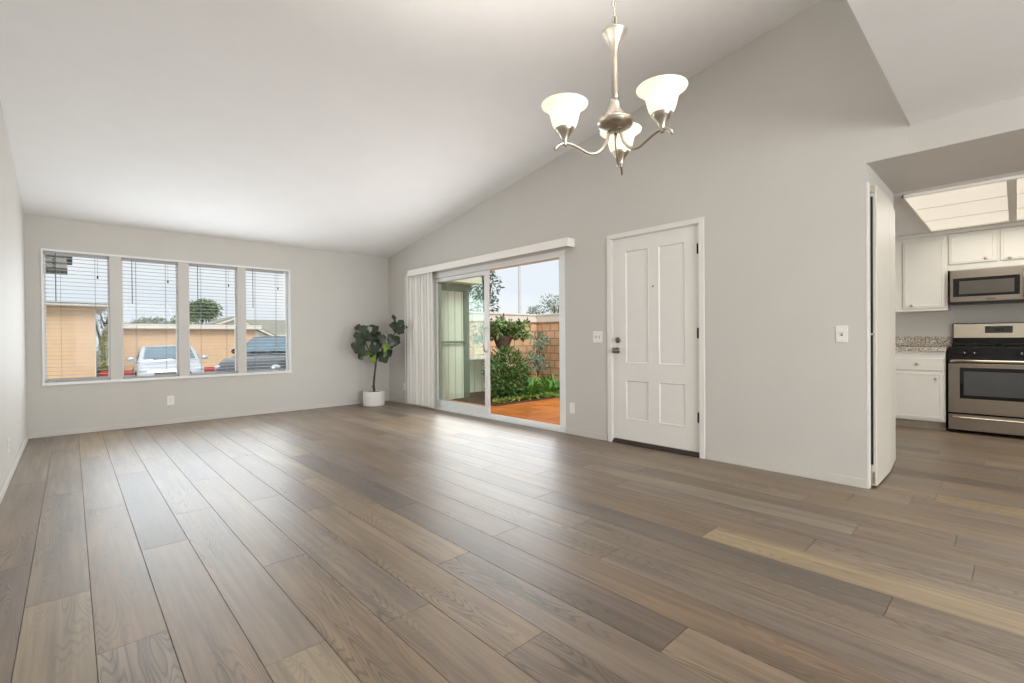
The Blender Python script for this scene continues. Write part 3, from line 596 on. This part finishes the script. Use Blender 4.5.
# microwave
mw = thing('over_range_microwave', 'stainless steel over-the-range microwave under the short wall cabinet', 'microwave', (0, 0, 0))
MX = 7.20; y0, y1 = -.26, .506
MB().box(MX+.03, XK-.02, y0, y1, 1.40, 1.78).build('body', M['black'], mw, .004)
MB().box(MX, MX+.03, y0, y1, 1.418, 1.776).build('front', M['steel'], mw, .006)
wdw = MB().box(MX-.004, MX+.002, -.028, .480, 1.478, 1.683).build('window_frame', M['bglass'], mw, .003)
MB().box(MX-.006, MX-.003, .012, .432, 1.505, 1.648).build('window', M['mglass'], wdw, .001)
MB().tube([(MX-.001, -.062, 1.725), (MX-.04, -.062, 1.71), (MX-.045, -.062, 1.60), (MX-.04, -.062, 1.46), (MX-.001, -.062, 1.445)], .013, 12).build('handle', M['steelb'], mw)
MB().box(MX-.003, MX+.001, -.245, -.10, 1.44, 1.755).build('control_panel', M['bglass'], mw, .002)
MB().box(MX-.0015, MX+.001, .150, .225, 1.440, 1.449).build('badge', M['slot'], mw)
m = MB(); m.box(MX+.004, MX+.03, y0, y1, 1.395, 1.418); m.build('vent_grille', M['black'], mw)
# range
rg = thing('gas_range', 'stainless steel gas range with a black cooktop below the microwave', 'stove', (0, 0, 0))
SX = 6.955; y0, y1 = -.252, .508
MB().box(SX+.04, XK-.02, y0, y1, .035, .905).build('body', M['enamel'], rg, .003)
od = MB().box(SX, SX+.038, y0+.006, y1-.006, .222, .752).build('oven_door', M['steel'], rg, .006)
ow = MB().box(SX-.003, SX+.002, -.155, .413, .378, .708).build('window_frame', M['bglass'], od, .002); MB().box(SX-.005, SX-.002, -.115, .382, .414, .668).build('window', M['oglass'], ow, .001)
MB().tube([(SX+.005, y1-.03, .775), (SX-.045, y1-.035, .778), (SX-.05, y1-.06, .779), (SX-.05, y0+.06, .779), (SX-.045, y0+.035, .778), (SX+.005, y0+.03, .775)], .015, 12).build('door_handle', M['steelb'], od)
wd = MB().box(SX, SX+.038, y0+.006, y1-.006, .038, .205).build('drawer', M['steel'], rg, .005)
MB().tube([(SX+.005, y1-.03, .178), (SX-.018, y1-.05, .176), (SX-.020, y1-.1, .174), (SX-.020, y0+.1, .174), (SX-.018, y0+.05, .176), (SX+.005, y0+.03, .178)], .010, 10).build('drawer_handle', M['steelb'], wd)
MB().prism([(SX+.006, .775), (SX+.04, .775), (SX+.06, .925), (SX+.03, .925)], 1, y0, y1).build('control_panel', M['enamel'], rg, .004)
for y in (.375, .30, -.04, -.115):
    kb = MB().lathe([(.019, 0), (.019, .010), (.015, .026), (.004, .028)], 20, Matrix.Translation((SX+.019, y, .858)) @ Matrix.Rotation(math.radians(-98), 4, 'Y')).build('control_knob', M['black'], rg)
    MB().box(SX-.012, SX-.0095, y-.002, y+.002, .856, .874).build('pointer', M['plastic'], kb)
MB().box(SX+.03, XK-.09, y0, y1, .906, .928).build('cooktop', M['enamel'], rg, .004)
for gy0, gy1 in ((y0+.03, .115), (.14, y1-.03)):
    g = MB(); xa, xb = SX+.09, XK-.16
    for yy in (gy0, (gy0+gy1)/2-.006, gy1-.012): g.box(xa, xb, yy, yy+.012, .945, .960)
    for k in range(5): xx = xa+(xb-xa-.012)*k/4; g.box(xx, xx+.012, gy0, gy1, .945, .960)
    for xx in (xa, xb-.012):
        for yy in (gy0, gy1-.012): g.box(xx, xx+.012, yy, yy+.012, .928, .945)
    g.build('burner_grate', M['iron'], rg)
for x in (7.11, 7.36):
    for y in (-.08, .335): MB().lathe([(.055, .928), (.055, .934), (.038, .936), (.038, .944), (.01, .945)], 24, Matrix.Translation((x, y, 0))).build('burner', M['iron'], rg)
bk = MB().prism([(XK-.085, .928), (XK-.02, .928), (XK-.02, 1.19), (XK-.06, 1.19)], 1, y0, y1).build('backguard', M['enamel'], rg, .008)
m = MB(); m.prism([(XK-.0775, 1.020), (XK-.06, 1.020), (XK-.052, 1.183), (XK-.068, 1.183)], 1, y0+.008, y1-.008); m.build('backguard_fascia', M['steelb'], bk, .003)
m = MB(); m.prism([(XK-.0785, 1.076), (XK-.06, 1.076), (XK-.055, 1.152), (XK-.0725, 1.152)], 1, .025, .240); dsp = m.build('control_display', M['display'], bk, .001)
m = MB(); m.prism([(XK-.0795, 1.10), (XK-.07, 1.10), (XK-.068, 1.135), (XK-.0765, 1.135)], 1, .095, .170); m.build('clock_window', M['bglass'], dsp)
m = MB()
for k in range(3):
    for r_ in range(2):
        for s in (0, 1): y = .036+k*.016 if s else .185+k*.016; z = 1.090+r_*.028; m.box(XK-.0800+(z-1.076)*.08, XK-.0700, y, y+.009, z, z+.014)
m.build('buttons', M['slot'], dsp)
m = MB(); 
for xx in (SX+.08, XK-.1):
    for yy in (y0+.04, y1-.06): m.box(xx, xx+.03, yy, yy+.03, 0, .036)
m.build('feet', M['black'], rg)
# luminous ceiling panels
lp = thing('luminous_ceiling_panel', 'large lit kitchen ceiling panel of frosted strips in a thin frame', 'ceiling light', (6.15, 0, KZ))
pan_m = mat('lit_diffuser', (252, 244, 228), .5, emit=.5, var=.02, scale=2)
XS = [5.18, 5.815, 6.48, 7.11]; YS = [.648, .050, -.006, -1.10]
m = MB()
def lb(x0, x1, y0, y1, d=.022): m.box(x0-6.15, x1-6.15, y0, y1, -d, 0)
for x in (XS[0], XS[3]): lb(x-.014, x+.014, YS[3], YS[0]+.014)
for x in XS[1:3]: lb(x-.008, x+.008, YS[3], YS[0], .012)
for y in (YS[0], YS[3]): lb(XS[0]-.014, XS[3]+.014, y-.0, y+.014)
lb(XS[0], XS[3], YS[2], YS[1], .024)
m.build('frame', M['trimw'], lp, .002)
for i in range(3):
    for y0, y1 in ((YS[1], YS[0]), (YS[3], YS[2])):
        MB().box(XS[i]+.008-6.15, XS[i+1]-.008-6.15, y0, y1, -.008, -.002).build('diffuser', pan_m, lp)

# ------------------------------------------------------------------ outdoors: ground and walls
GZ = -.50
GF = .05
MB().box(-30, 40, YF+.6, 90, GZ-.2, GZ).build('ground', M['asphalt'], kind='structure')
MB().box(XR+.13, 8.6, .6, 5.72, -.14, -.035).build('patio', M['tile'], kind='structure'); MB().box(XR+.13, 5.0, 5.72, 6.9, -.14, -.035).build('patio', M['tile'], kind='structure')
MB().box(5.0, 8.6, 5.72, 8.25, -.14, -.02).build('planting_bed', M['earth'], kind='structure')
MB().box(XR+.13, 5.0, 6.9, 8.25, -.14, -.03).build('planting_bed', M['earth'], kind='structure')
# block wall around the patio with a white cap
WC = 8.0; WXC = 8.32
MB().box(XR+.14, WXC, WC, WC+.14, -.14, 1.44).build('wall_patio_end', M['tan'], kind='structure'); MB().box(WXC, WXC+.14, .6, WC+.14, -.14, 1.44).build('wall_patio_side', M['tanx'], kind='structure')
m = MB(); m.box(XR+.14, WXC-.03, WC-.03, WC+.17, 1.44, 1.62); m.box(WXC-.03, WXC+.17, .6, WC+.17, 1.44, 1.62); m.box(XR+.14, WXC-.05, WC-.05, WC+.19, 1.60, 1.635); m.box(WXC-.05, WXC+.19, .6, WC+.19, 1.60, 1.635)
m.build('trim_6', M['trimw'], kind='structure', bevel=.004)
# grooved white wing wall and eave seen through the closed door panel
wg = thing('wing_wall', 'pale grooved-board wing wall seen through the closed glass door panel', 'outdoor wall', (4.75, 6.9, -.03))
m = MB(); x = 4.16
while x < 5.24: m.box(x-4.75, min(x+.138, 5.24)-4.75, 0, .09, 0, 1.945); x += .150
m.build('boards', M['groove'], wg, .004); MB().box(4.16-4.75, 5.24-4.75, .02, .08, 0, 1.94).build('backing', M['trimg'], wg)
MB().box(5.24-4.75, 5.36-4.75, -.03, .11, 0, 1.945).build('end_post', M['trimg'], wg, .004)
MB().box(4.16-4.75, 5.40-4.75, -.05, .13, 1.945, 2.075).build('beam', M['trimg'], wg, .004)
ev = MB(); ev.box(4.16-4.75, 5.46-4.75, -.28, .60, 2.076, 2.20); ev.build('eave_fascia', M['trimw'], wg, .006)
br = thing('teal_bracket_bar', 'teal metal bar mounted across the grooved wing wall', 'bracket', (4.75, 6.87, 1.0))
MB().box(-.32, .50, -.02, -.005, -.018, .018).build('bar', M['trimg'], br, .003)
m = MB()
for a_, r_ in ((-.22, .05), (-.12, .06), (-.32, .045), (-.04, .04)): m.tube([(a_+r_*math.cos(t), -.03, -.02+r_*math.sin(t)) for t in [i*math.pi/6 for i in range(13)]], .014, 6)
m.build('scroll_ornament', M['teal'], br)
for x in (-.30, .48): MB().box(x-.01, x+.01, -.006, .03, -.02, .02).build('bolt_plate', M['trimg'], br)
# white board fence and neighbouring lap-sided house beyond the wing wall
fn = thing('low_white_fence', 'low white vertical-board fence beyond the wing wall', 'fence', (6.2, 7.45, -.02))
m = MB(); 
for k in range(7): m.box(-.62+k*.18, -.62+k*.18+.165, 0, .02, 0, .64)
m.build('boards', M['trimw'], fn, .003); MB().box(-.64, .64, -.015, .035, .64, .68).build('cap_rail', M['trimw'], fn, .003)
nh = thing('lap_sided_house', 'white lap-sided neighbouring house beyond the patio wall', 'house', (7.6, 12.6, GZ))
m = MB()
for k in range(26): m.prism([(0, k*.13), (-.03, k*.13), (-.004, k*.13+.13), (0, k*.13+.13)], 0, -1.8, 2.15)
m.box(-1.8, 2.15, 0, 1.5, 0, 3.38); m.build('lap_siding', M['trimw'], nh); 
m = MB(); m.prism([(-.35, 3.38), (1.8, 3.38), (.75, 3.9)], 0, -2.0, 2.3); m.build('roof', M['roof'], nh)
pole = thing('light_pole', 'tall slim pale pole rising behind the patio wall', 'pole', (.968*11.6, 11.6, GZ))
MB().lathe([(.075, 0), (.072, .3), (.052, .32), (.046, 6.2)], 16).build('shaft', M['greyp'], pole); MB().lathe([(.1, 6.2), (.13, 6.3), (.12, 6.42), (.03, 6.5)], 16).build('lamp_head', M['greyp'], pole)

# ------------------------------------------------------------------ plants
def leaves(m, c, rad, n, size, rr, shell=.55, droop=.2):
    for _ in range(n):
        while True:
            p = Vector((rr.uniform(-1, 1), rr.uniform(-1, 1), rr.uniform(-1, 1)))
            if shell < p.length <= 1: break
        q = Vector((p.x*rad[0], p.y*rad[1], p.z*rad[2]))+Vector(c)
        d = (p.normalized()+Vector((rr.gauss(0, .5), rr.gauss(0, .5), rr.gauss(0, .5)-droop))).normalized(); u = Vector((rr.gauss(0, 1), rr.gauss(0, 1), 1)); s = d.cross(u).normalized(); nn = s.cross(d)
        L = size*rr.uniform(.7, 1.3); W = L*.42
        m.add([q, q+d*L*.5+s*W*.5+nn*W*.12, q+d*L, q+d*L*.5-s*W*.5+nn*W*.12, q+d*L*.5-nn*W*.05], [(0, 1, 4), (1, 2, 4), (2, 3, 4), (3, 0, 4)])
def bush(name, label, cat, loc, blobs, n, size, m_, seed, trunk=None, group=None, shell=.5):
    t = thing(name, label, cat, loc, 0, group); rr = random.Random(seed); m = MB()
    tot = sum(b[1][0]*b[1][1]+b[1][0]*b[1][2] for b in blobs)
    for c, r in blobs: leaves(m, c, r, int(n*(r[0]*r[1]+r[0]*r[2])/tot), size, rr, shell)
    m.build('foliage', m_, t); k = MB()
    for path, rad in (trunk or [([(0, 0, -.02), (0, 0, .2)], [.03, .02])]): k.tube(path, rad, 8)
    k.build('stem' if not trunk else 'trunk', M['barkd'], t); return t
bush('round_shrub', 'dense round green shrub at the left edge of the patio bed', 'shrub', (5.68, 6.22, -.02), [((0, 0, .46), (.40, .40, .46)), ((-.2, -.1, .3), (.26, .3, .32)), ((.3, .1, .25), (.28, .25, .27))], 3400, .075, LEAF['hedge'], 3)
bush('yellow_shrub', 'small yellow-green shrub between the round shrub and the strappy plants', 'shrub', (6.45, 6.78, -.02), [((0, 0, .42), (.2, .2, .28)), ((.05, 0, .2), (.2, .2, .2))], 420, .06, LEAF['yellow'], 4)
st = bush('silver_shrub', 'sparse silvery-green shrub against the tan block wall', 'shrub', (7.92, 7.60, -.02), [((-.02, -.05, 1.06), (.26, .14, .17)), ((.12, -.02, .98), (.2, .14, .14)), ((.12, -.02, .48), (.22, .15, .16)), ((-.05, -.05, .75), (.2, .12, .25)), ((-.2, -.02, .55), (.2, .12, .2))], 900, .07, LEAF['silver'], 5,
          trunk=[([(0, 0, 0), (.01, 0, .4), (-.02, 0, .75), (-.05, -.03, 1.05)], [.014, .012, .009, .004]), ([(.01, 0, .2), (.1, 0, .4), (.2, 0, .5)], [.01, .008, .004]), ([(0, 0, .5), (.08, 0, .8), (.16, 0, 1.0)], [.009, .007, .003]), ([(0, 0, .25), (-.1, 0, .45), (-.2, 0, .6)], [.009, .007, .003])], shell=.1)
# strappy clumps: a clump built once per size, then copied
def strap_proto(seed, n, L):
    rr = random.Random(seed); m = MB()
    for k in range(n):
        a = rr.uniform(0, 2*math.pi); el = rr.uniform(.35, 1.35); ln = L*rr.uniform(.7, 1.15); w_ = .016*rr.uniform(.8, 1.3); d = Vector((math.cos(a), math.sin(a), 0)); s = Vector((-d.y, d.x, 0)); vs = []
        for i in range(7):
            u = i/6; p = d*(.03+ln*u*math.cos(el)*.9+ln*.18*u*u)+Vector((0, 0, ln*(u*math.sin(el)-.55*u**2.4*math.cos(el))+.01)); ww = w_*(1-u**3)*(.6+.8*min(1, u*3))+.001
            vs += [p-s*ww, p+Vector((0, 0, -.004)), p+s*ww]
        m.add(vs, [(3*i+j, 3*i+j+1, 3*i+4+j, 3*i+3+j) for i in range(6) for j in range(2)], True)
    return m
LS = ['strappy green clump next to the round shrub', 'strappy green clump second from the round shrub, front row', 'strappy green clump below the silvery shrub', 'strappy green clump at the bed edge right of the silvery shrub', 'strappy green clump nearest the right door jamb', 'strappy green clump behind the front row, left', 'strappy green clump behind the front row, right']
pos = [(6.00, 5.98), (6.22, 6.08), (6.55, 6.02), (6.86, 6.10), (7.16, 6.05), (6.62, 6.55), (7.2, 6.6)]
for k, (x, y) in enumerate(pos):
    t = thing('strap_leaf_clump', LS[k], 'plant', (x, y, -.02), 0, 'strappy plants along the patio bed')
    strap_proto(20+k, 70, .42).build('leaf_blades', LEAF['strap'], t); MB().lathe([(.05, 0), (.045, .03), (.02, .06)], 10).build('crown', LEAF['lime'], t)
gc = MB(); rr = random.Random(9)
for k in range(700):
    x = rr.uniform(5.05, 7.6); y = 5.80+abs(rr.gauss(0, .07)); leaves(gc, (x, y, .01), (.01, .01, .015), 1, .06, rr, 0, -.6)
tag(gc.build('ground_cover', LEAF['lime']), 'low leafy ground cover along the tile edge', 'ground cover', kind='stuff')
# planter on a trunk-like pedestal with arching leaves
up = thing('pedestal_planter', 'weathered dark planter bowl on a tall pedestal behind the round shrub', 'planter', (6.12, 6.80, -.02))
MB().lathe([(.12, 0), (.10, .06), (.07, .1), (.065, .8), (.085, .86)], 20).build('pedestal', M['barkd'], up); MB().lathe([(.085, .86), (.12, .90), (.155, 1.00), (.19, 1.09), (.195, 1.12), (.18, 1.12), (.165, 1.08), (.03, 1.08)], 24).build('bowl', M['stone'], up)
ar = thing('arching_plant', 'arching leafy plant growing from the pedestal planter', 'plant', (6.12, 6.80, 1.06)); rr = random.Random(12); m = MB(); k = MB()
for i in range(34):
    a = rr.uniform(0, 2*math.pi); ln = rr.uniform(.32, .52); el = rr.uniform(.15, 1.25); d = Vector((math.cos(a), math.sin(a), 0))
    P = [d*(ln*u*math.cos(el)+.25*ln*u*u)+Vector((0, 0, .03+ln*(u*math.sin(el)*1.2-.35*u**2.2))) for u in [j/6 for j in range(7)]]
    k.tube(P, [.005]*6+[.002], 5)
    for j in range(2, 7): leaves(m, P[j], (.03, .03, .03), 9, .10, rr, 0, .5)
m.build('foliage', LEAF['arch'], ar); k.build('stems', M['barkd'], ar)
bush('garden_tree', 'dark leafy tree just left of the open doorway beyond the patio wall', 'tree', (.834*11.3, 11.3, GZ), [((0, 0, 3.2), (.55, .5, .5)), ((.1, .1, 2.5), (.45, .4, .5)), ((-.1, 0, 3.7), (.35, .5, .4)), ((.15, 0, 4.0), (.25, .3, .2))], 900, .13, LEAF['dark'], 21, trunk=[([(0, 0, 0), (.03, 0, 1.4), (0, 0, 2.8), (-.05, 0, 3.6)], [.09, .08, .06, .03]), ([(.02, 0, 1.9), (.2, .05, 2.6), (.3, .05, 3.3)], [.05, .04, .02])], shell=.1)
def far_tree(label, px_az, Y, zc_, rx, rz, seed, m_='far', n=900, size=.3, blobs=None):
    X = px_az*Y; rr = random.Random(seed); B = blobs or [((rr.uniform(-.5, .5)*rx, 0, zc_-GZ+rr.uniform(-.4, .5)*rz), (rx*rr.uniform(.4, .6), rx*.5, rz*rr.uniform(.4, .6))) for _ in range(6)]+[((0, 0, zc_-GZ), (rx*.8, rx*.7, rz*.75))]
    return bush('distant_tree', label, 'tree', (X, Y, GZ), B, n, size, LEAF[m_], seed, trunk=[([(0, 0, 0), (.05, 0, (zc_-GZ)*.5), (0, 0, zc_-GZ)], [.14, .11, .05]), ([(.03, 0, (zc_-GZ)*.5), (rx*.3, 0, (zc_-GZ)*.8), (rx*.4, 0, (zc_-GZ))], [.08, .06, .03])], shell=.15)
far_tree('small distant tree beyond the patio wall, right of the pole', 1.038, 26, 3.1, .9, .7, 31, 'far', 500, .16)
far_tree('distant tree beyond the patio wall nearest the right door jamb', 1.12, 24, 3.5, 1.3, 1.1, 32, 'far', 700, .17)
far_tree('round-crowned tree behind the tan garage in the third window light', .172, 51, 3.7, 2.0, 1.35, 33, 'tree', 2200, .28)
far_tree('low dark green tree beyond the garage roof in the second window light', .100, 50, 2.55, 1.6, .55, 34, 'far', 700, .25)
far_tree('bushy tree at the left of the round-crowned tree, low above the garage', .147, 41, 2.2, 1.0, .7, 35, 'tree', 600, .22)
bt = bush('bare_tree', 'half-bare twiggy tree beside the tan building in the first window light', 'tree', (1.45, 37.6, GZ), [((.1, 0, 3.0), (.5, .4, .5)), ((-.3, 0, 2.4), (.4, .4, .5))], 260, .14, LEAF['dark'], 41,
     trunk=[([(0, 0, 0), (-.05, 0, 1.2), (.05, 0, 2.2), (.25, 0, 3.2), (.3, 0, 3.9)], [.12, .11, .08, .05, .02]), ([(-.05, 0, 1.2), (-.25, 0, 2.1), (-.4, 0, 2.8)], [.09, .06, .03]), ([(.0, 0, 1.8), (.3, 0, 2.3), (.55, 0, 2.6)], [.06, .05, .02]), ([(.1, 0, 2.4), (-.1, 0, 3.0), (-.15, 0, 3.5)], [.06, .04, .02])], shell=.1)
bush('yellow_green_bush', 'yellow-green bush beside the tan building in the first window light', 'shrub', (1.28, 28.9, GZ), [((0, 0, .95), (.40, .4, .9)), ((.05, 0, 1.5), (.34, .3, .6))], 1100, .13, LEAF['bush'], 42)

# ------------------------------------------------------------------ buildings beyond the window
b1 = thing('tan_building', 'tan siding building with a white eave filling the first window light', 'building', (-2.6, 28, GZ))
MB().box(-4, 3.42, 0, 7, 0, 3.10).build('siding_wall', M['stucco'], b1); MB().box(-4.3, 3.85, -.45, 7.3, 3.10, 3.23).build('eave_fascia', M['trimw'], b1, .01); MB().prism([(-.5, 3.23), (7.4, 3.23), (7.4, 3.34), (-.3, 3.26)], 0, -4.3, 3.85).build('flat_roof', M['roof'], b1)
MB().box(3.38, 3.425, -.012, .05, 0, 3.09).build('corner_trim', M['trimw'], b1)
b2 = thing('tan_garage', 'long low tan garage with a flat white fascia behind the white sedan', 'garage', (4.6, 30.2, GZ))
MB().box(-3.0, 3.2, 0, 6, 0, 2.20).build('siding_wall', M['stucco'], b2); MB().box(-3.2, 3.5, -.3, 6.2, 2.20, 2.42).build('roof_fascia', M['trimw'], b2, .01); MB().box(-3.1, 3.4, -.2, 6.1, 2.421, 2.47).build('flat_roof', M['roof'], b2)
tag(MB().box(.95, 9.0, 28.3, 28.5, GZ, -.30).build('red_curb', M['curb'], bevel=.03), 'red painted curb at the foot of the tan buildings', 'curb')
b3 = thing('gabled_house', 'pale house with white gable fascia boards above the garage roof', 'house', (9.6, 43, GZ))
MB().prism([(-2.0, 0), (2.6, 0), (2.6, 1.9), (.0, 3.20), (-2.0, 2.4)], 1, 0, 5).build('gable_wall', M['trimw'], b3)
m = MB(); m.prism([(-2.3, 2.32), (0, 3.24), (0, 3.40), (-2.3, 2.48)], 1, -.4, 5.2); m.prism([(0, 3.24), (3.1, 1.72), (3.1, 1.88), (0, 3.40)], 1, -.4, 5.2); m.build('rake_fascia', M['trimw'], b3)
m = MB(); m.prism([(-2.35, 2.49), (0, 3.42), (0, 3.50), (-2.35, 2.57)], 1, -.3, 5.3); m.prism([(0, 3.42), (3.15, 1.90), (3.15, 1.98), (0, 3.50)], 1, -.3, 5.3); m.build('roof', M['roof'], b3)
MB().box(-1.0, -.2, -.03, .02, 1.5, 2.2).build('window', M['carglass'], b3)
b4 = thing('grey_roofed_house', 'low house with a broad grey-green shingle roof behind the gable', 'house', (15.2, 52, GZ))
MB().box(-4, 6, 0, 6, 0, 2.1).build('wall', M['trimw'], b4); MB().prism([(-.6, 2.0), (3.2, 3.75), (7, 2.0)], 0, -4.6, 6.6).build('roof', M['roof'], b4); MB().box(-4.6, 6.6, -.64, -.6, 1.9, 2.1).build('fascia', M['trimw'], b4)
# own roof corner hanging above the first window light
rv = thing('tiled_eave', 'grey tiled roof corner at the top left of the first window light', 'roof eave', (0, 0, 0))
for k in range(3):
    MB().box(-2.2, .03-(0, .06, .055)[k], 9.0+k*.02, 9.9+k*.02, 2.235-k*.075, 2.315-k*.075).build('tile_course', M['rooftile'], rv)
MB().box(-1.9, -1.78, 9.3, 9.42, GZ, 2.09).build('post', M['trimw'], rv)

# ------------------------------------------------------------------ vehicles
def vehicle(name, label, loc, rz, paint, p):
    """front faces local -Y; p gives the profile heights"""
    t = thing(name, label, 'car', loc, rz); W = p['w']/2; L = p['l']; hood = p['hood']; roof = p['roof']; gc = p['gc']
    def sec(y, half, zlow, zbelt, ztop, inset):
        pts = [(-half*.9, zlow), (-half, zlow+.12), (-half*1.0, (zlow+zbelt)/2), (-half*.97, zbelt), (-half*.97+inset*.5, ztop-.03), (-half+inset, ztop), (0, ztop+.03), (half-inset, ztop), (half*.97-inset*.5, ztop-.03), (half*.97, zbelt), (half, (zlow+zbelt)/2), (half, zlow+.12), (half*.9, zlow)]
        return [(x, y, z) for x, z in pts]
    S = [sec(0, W*.80, gc+.08, hood*.62, hood*.70, .16), sec(.12, W*.90, gc, hood*.72, hood*.82, .14), sec(.45, W*.97, gc, hood*.84, hood*.92, .14), sec(p['ws'], W, gc, hood*.93, hood, .14), sec(L*.5, W, gc, hood*.98, hood+.02, .12), sec(p['rw'], W, gc, hood, hood+.04, .14), sec(L-.2, W*.95, gc, hood*.95, hood+.02, .16), sec(L, W*.85, gc+.1, hood*.8, hood*.9, .2)]
    MB().loft(S).build('body', paint, t)
    # greenhouse
    wr = W*p.get('rt', .70); y0, y1, y2, y3 = p['ws']-.05, p['rf'], p['rr'], p['rw']+.05
    def gh(y, h_, w_, zt): return [(-W*.95*h_[0], y, hood-.02), (-w_, y, zt-.05), (-w_*.86, y, zt), (0, y, zt+.025), (w_*.86, y, zt), (w_, y, zt-.05), (W*.95*h_[0], y, hood-.02)]
    g = MB(); g.loft([gh(y0, (.98,), W*.93, hood+.03), gh(y1, (1,), wr, roof), gh(y2, (1,), wr, roof-.01), gh(y3, (.94,), W*.85, hood+.05)]); g.build('cabin', paint, t)
    # glazing sits just proud of the cabin
    zb = hood+.06
    def at(z): return y0+(y1-y0)*(z-hood-.03)/(roof-hood-.03)
    def gp(f_, t_, up): 
        a = Vector((f_*W*.93*.86, y0, hood+.03+.025*(1-abs(f_)))); b_ = Vector((f_*wr*.86, y1, roof+.025*(1-abs(f_)))); return a.lerp(b_, t_)+Vector((0, -up*.5, up))
    m = MB(); m.add([gp(f_, t_, .012) for t_ in (.07, .90) for f_ in (-.98, -.5, 0, .5, .98)], [(k_, k_+1, k_+6, k_+5) for k_ in range(4)]); ws = m.build('windshield', M['carglass'], t)
    m = MB(); m.box(-W*.5, -W*.02, at(zb)-.045, at(zb)-.03, zb+.0, zb+.02); m.box(W*.05, W*.55, at(zb)-.045, at(zb)-.03, zb, zb+.02); m.build('wiper', M['black'], ws)
    for s in (-1, 1):
        m = MB(); m.add([(s*(W*.95+.004), y0+.30, hood+.05), (s*(W*.95+.004), y2+.25, hood+.07), (s*(wr+.012), y2-.08, roof-.09), (s*(wr+.012), y1+.08, roof-.09)], [(0, 1, 2, 3)]); m.build('side_window', M['carglass'], t)
        m = MB(); m.ball((s*(W+.09), p['ws']+.22, hood+.09), (.11, .06, .075)); m.box(min(s*W*.93, s*(W+.05)), max(s*W*.93, s*(W+.05)), p['ws']+.20, p['ws']+.26, hood+.02, hood+.07); m.build('wing_mirror', paint if p.get('mp', 1) else M['black'], t)
        m = MB(); m.ball((s*W*.70, .13, hood*.74), (.20, .07, .065)); m.build('headlight', M['lamp'], t)
        for y in (p['fw'], L-p['fw']-.1):
            T = Matrix.Translation((s*(W-.10), y, p['wr'])) @ Matrix.Rotation(math.pi/2, 4, 'Y'); r = p['wr']
            wh = MB().lathe([(r*.62, -.105), (r*.92, -.11), (r, -.08), (r, .08), (r*.92, .11), (r*.62, .105)], 28, T).build('wheel', M['tire'], t)
            h = MB().lathe([(r*.62, -.10), (r*.60, -.06), (.06, -.05), (.04, .05), (r*.60, .06), (r*.62, .10)], 28, T)
            h.build('rim', M['alloy'], wh)
    m = MB(); m.box(-W*.52, W*.52, -.012, .05, hood*.50, hood*.66)
    gr = m.build('grille', M['black'], t, .01)
    m = MB()
    for k_ in range(3): z = hood*(.525+.045*k_); m.box(-W*.5, W*.5, -.024, -.008, z, z+.014)
    m.build('grille_bars', M['alloy'], gr)
    m = MB(); m.box(-W*.86, W*.86, -.06, .2, gc+.04, hood*.46); m.build('bumper', M['black'] if p.get('bb') else paint, t, .04)
    return t
vehicle('sedan', 'white sedan facing the house in the second window light', (2.32, 17.9, GZ), math.radians(-3), M['carw'], dict(w=1.80, l=4.6, hood=.90, roof=1.39, gc=.2, ws=1.15, rf=1.85, rr=3.1, rw=3.75, fw=.9, wr=.32, rt=.80))
vehicle('pickup_truck', 'dark grey truck parked at an angle in the fourth window light', (3.35, 13.9, GZ), math.radians(-40), M['card'], dict(w=1.90, l=4.9, hood=1.15, roof=1.66, gc=.28, ws=1.30, rf=1.85, rr=3.6, rw=4.2, fw=.95, wr=.38, rt=.78, mp=0, bb=1))
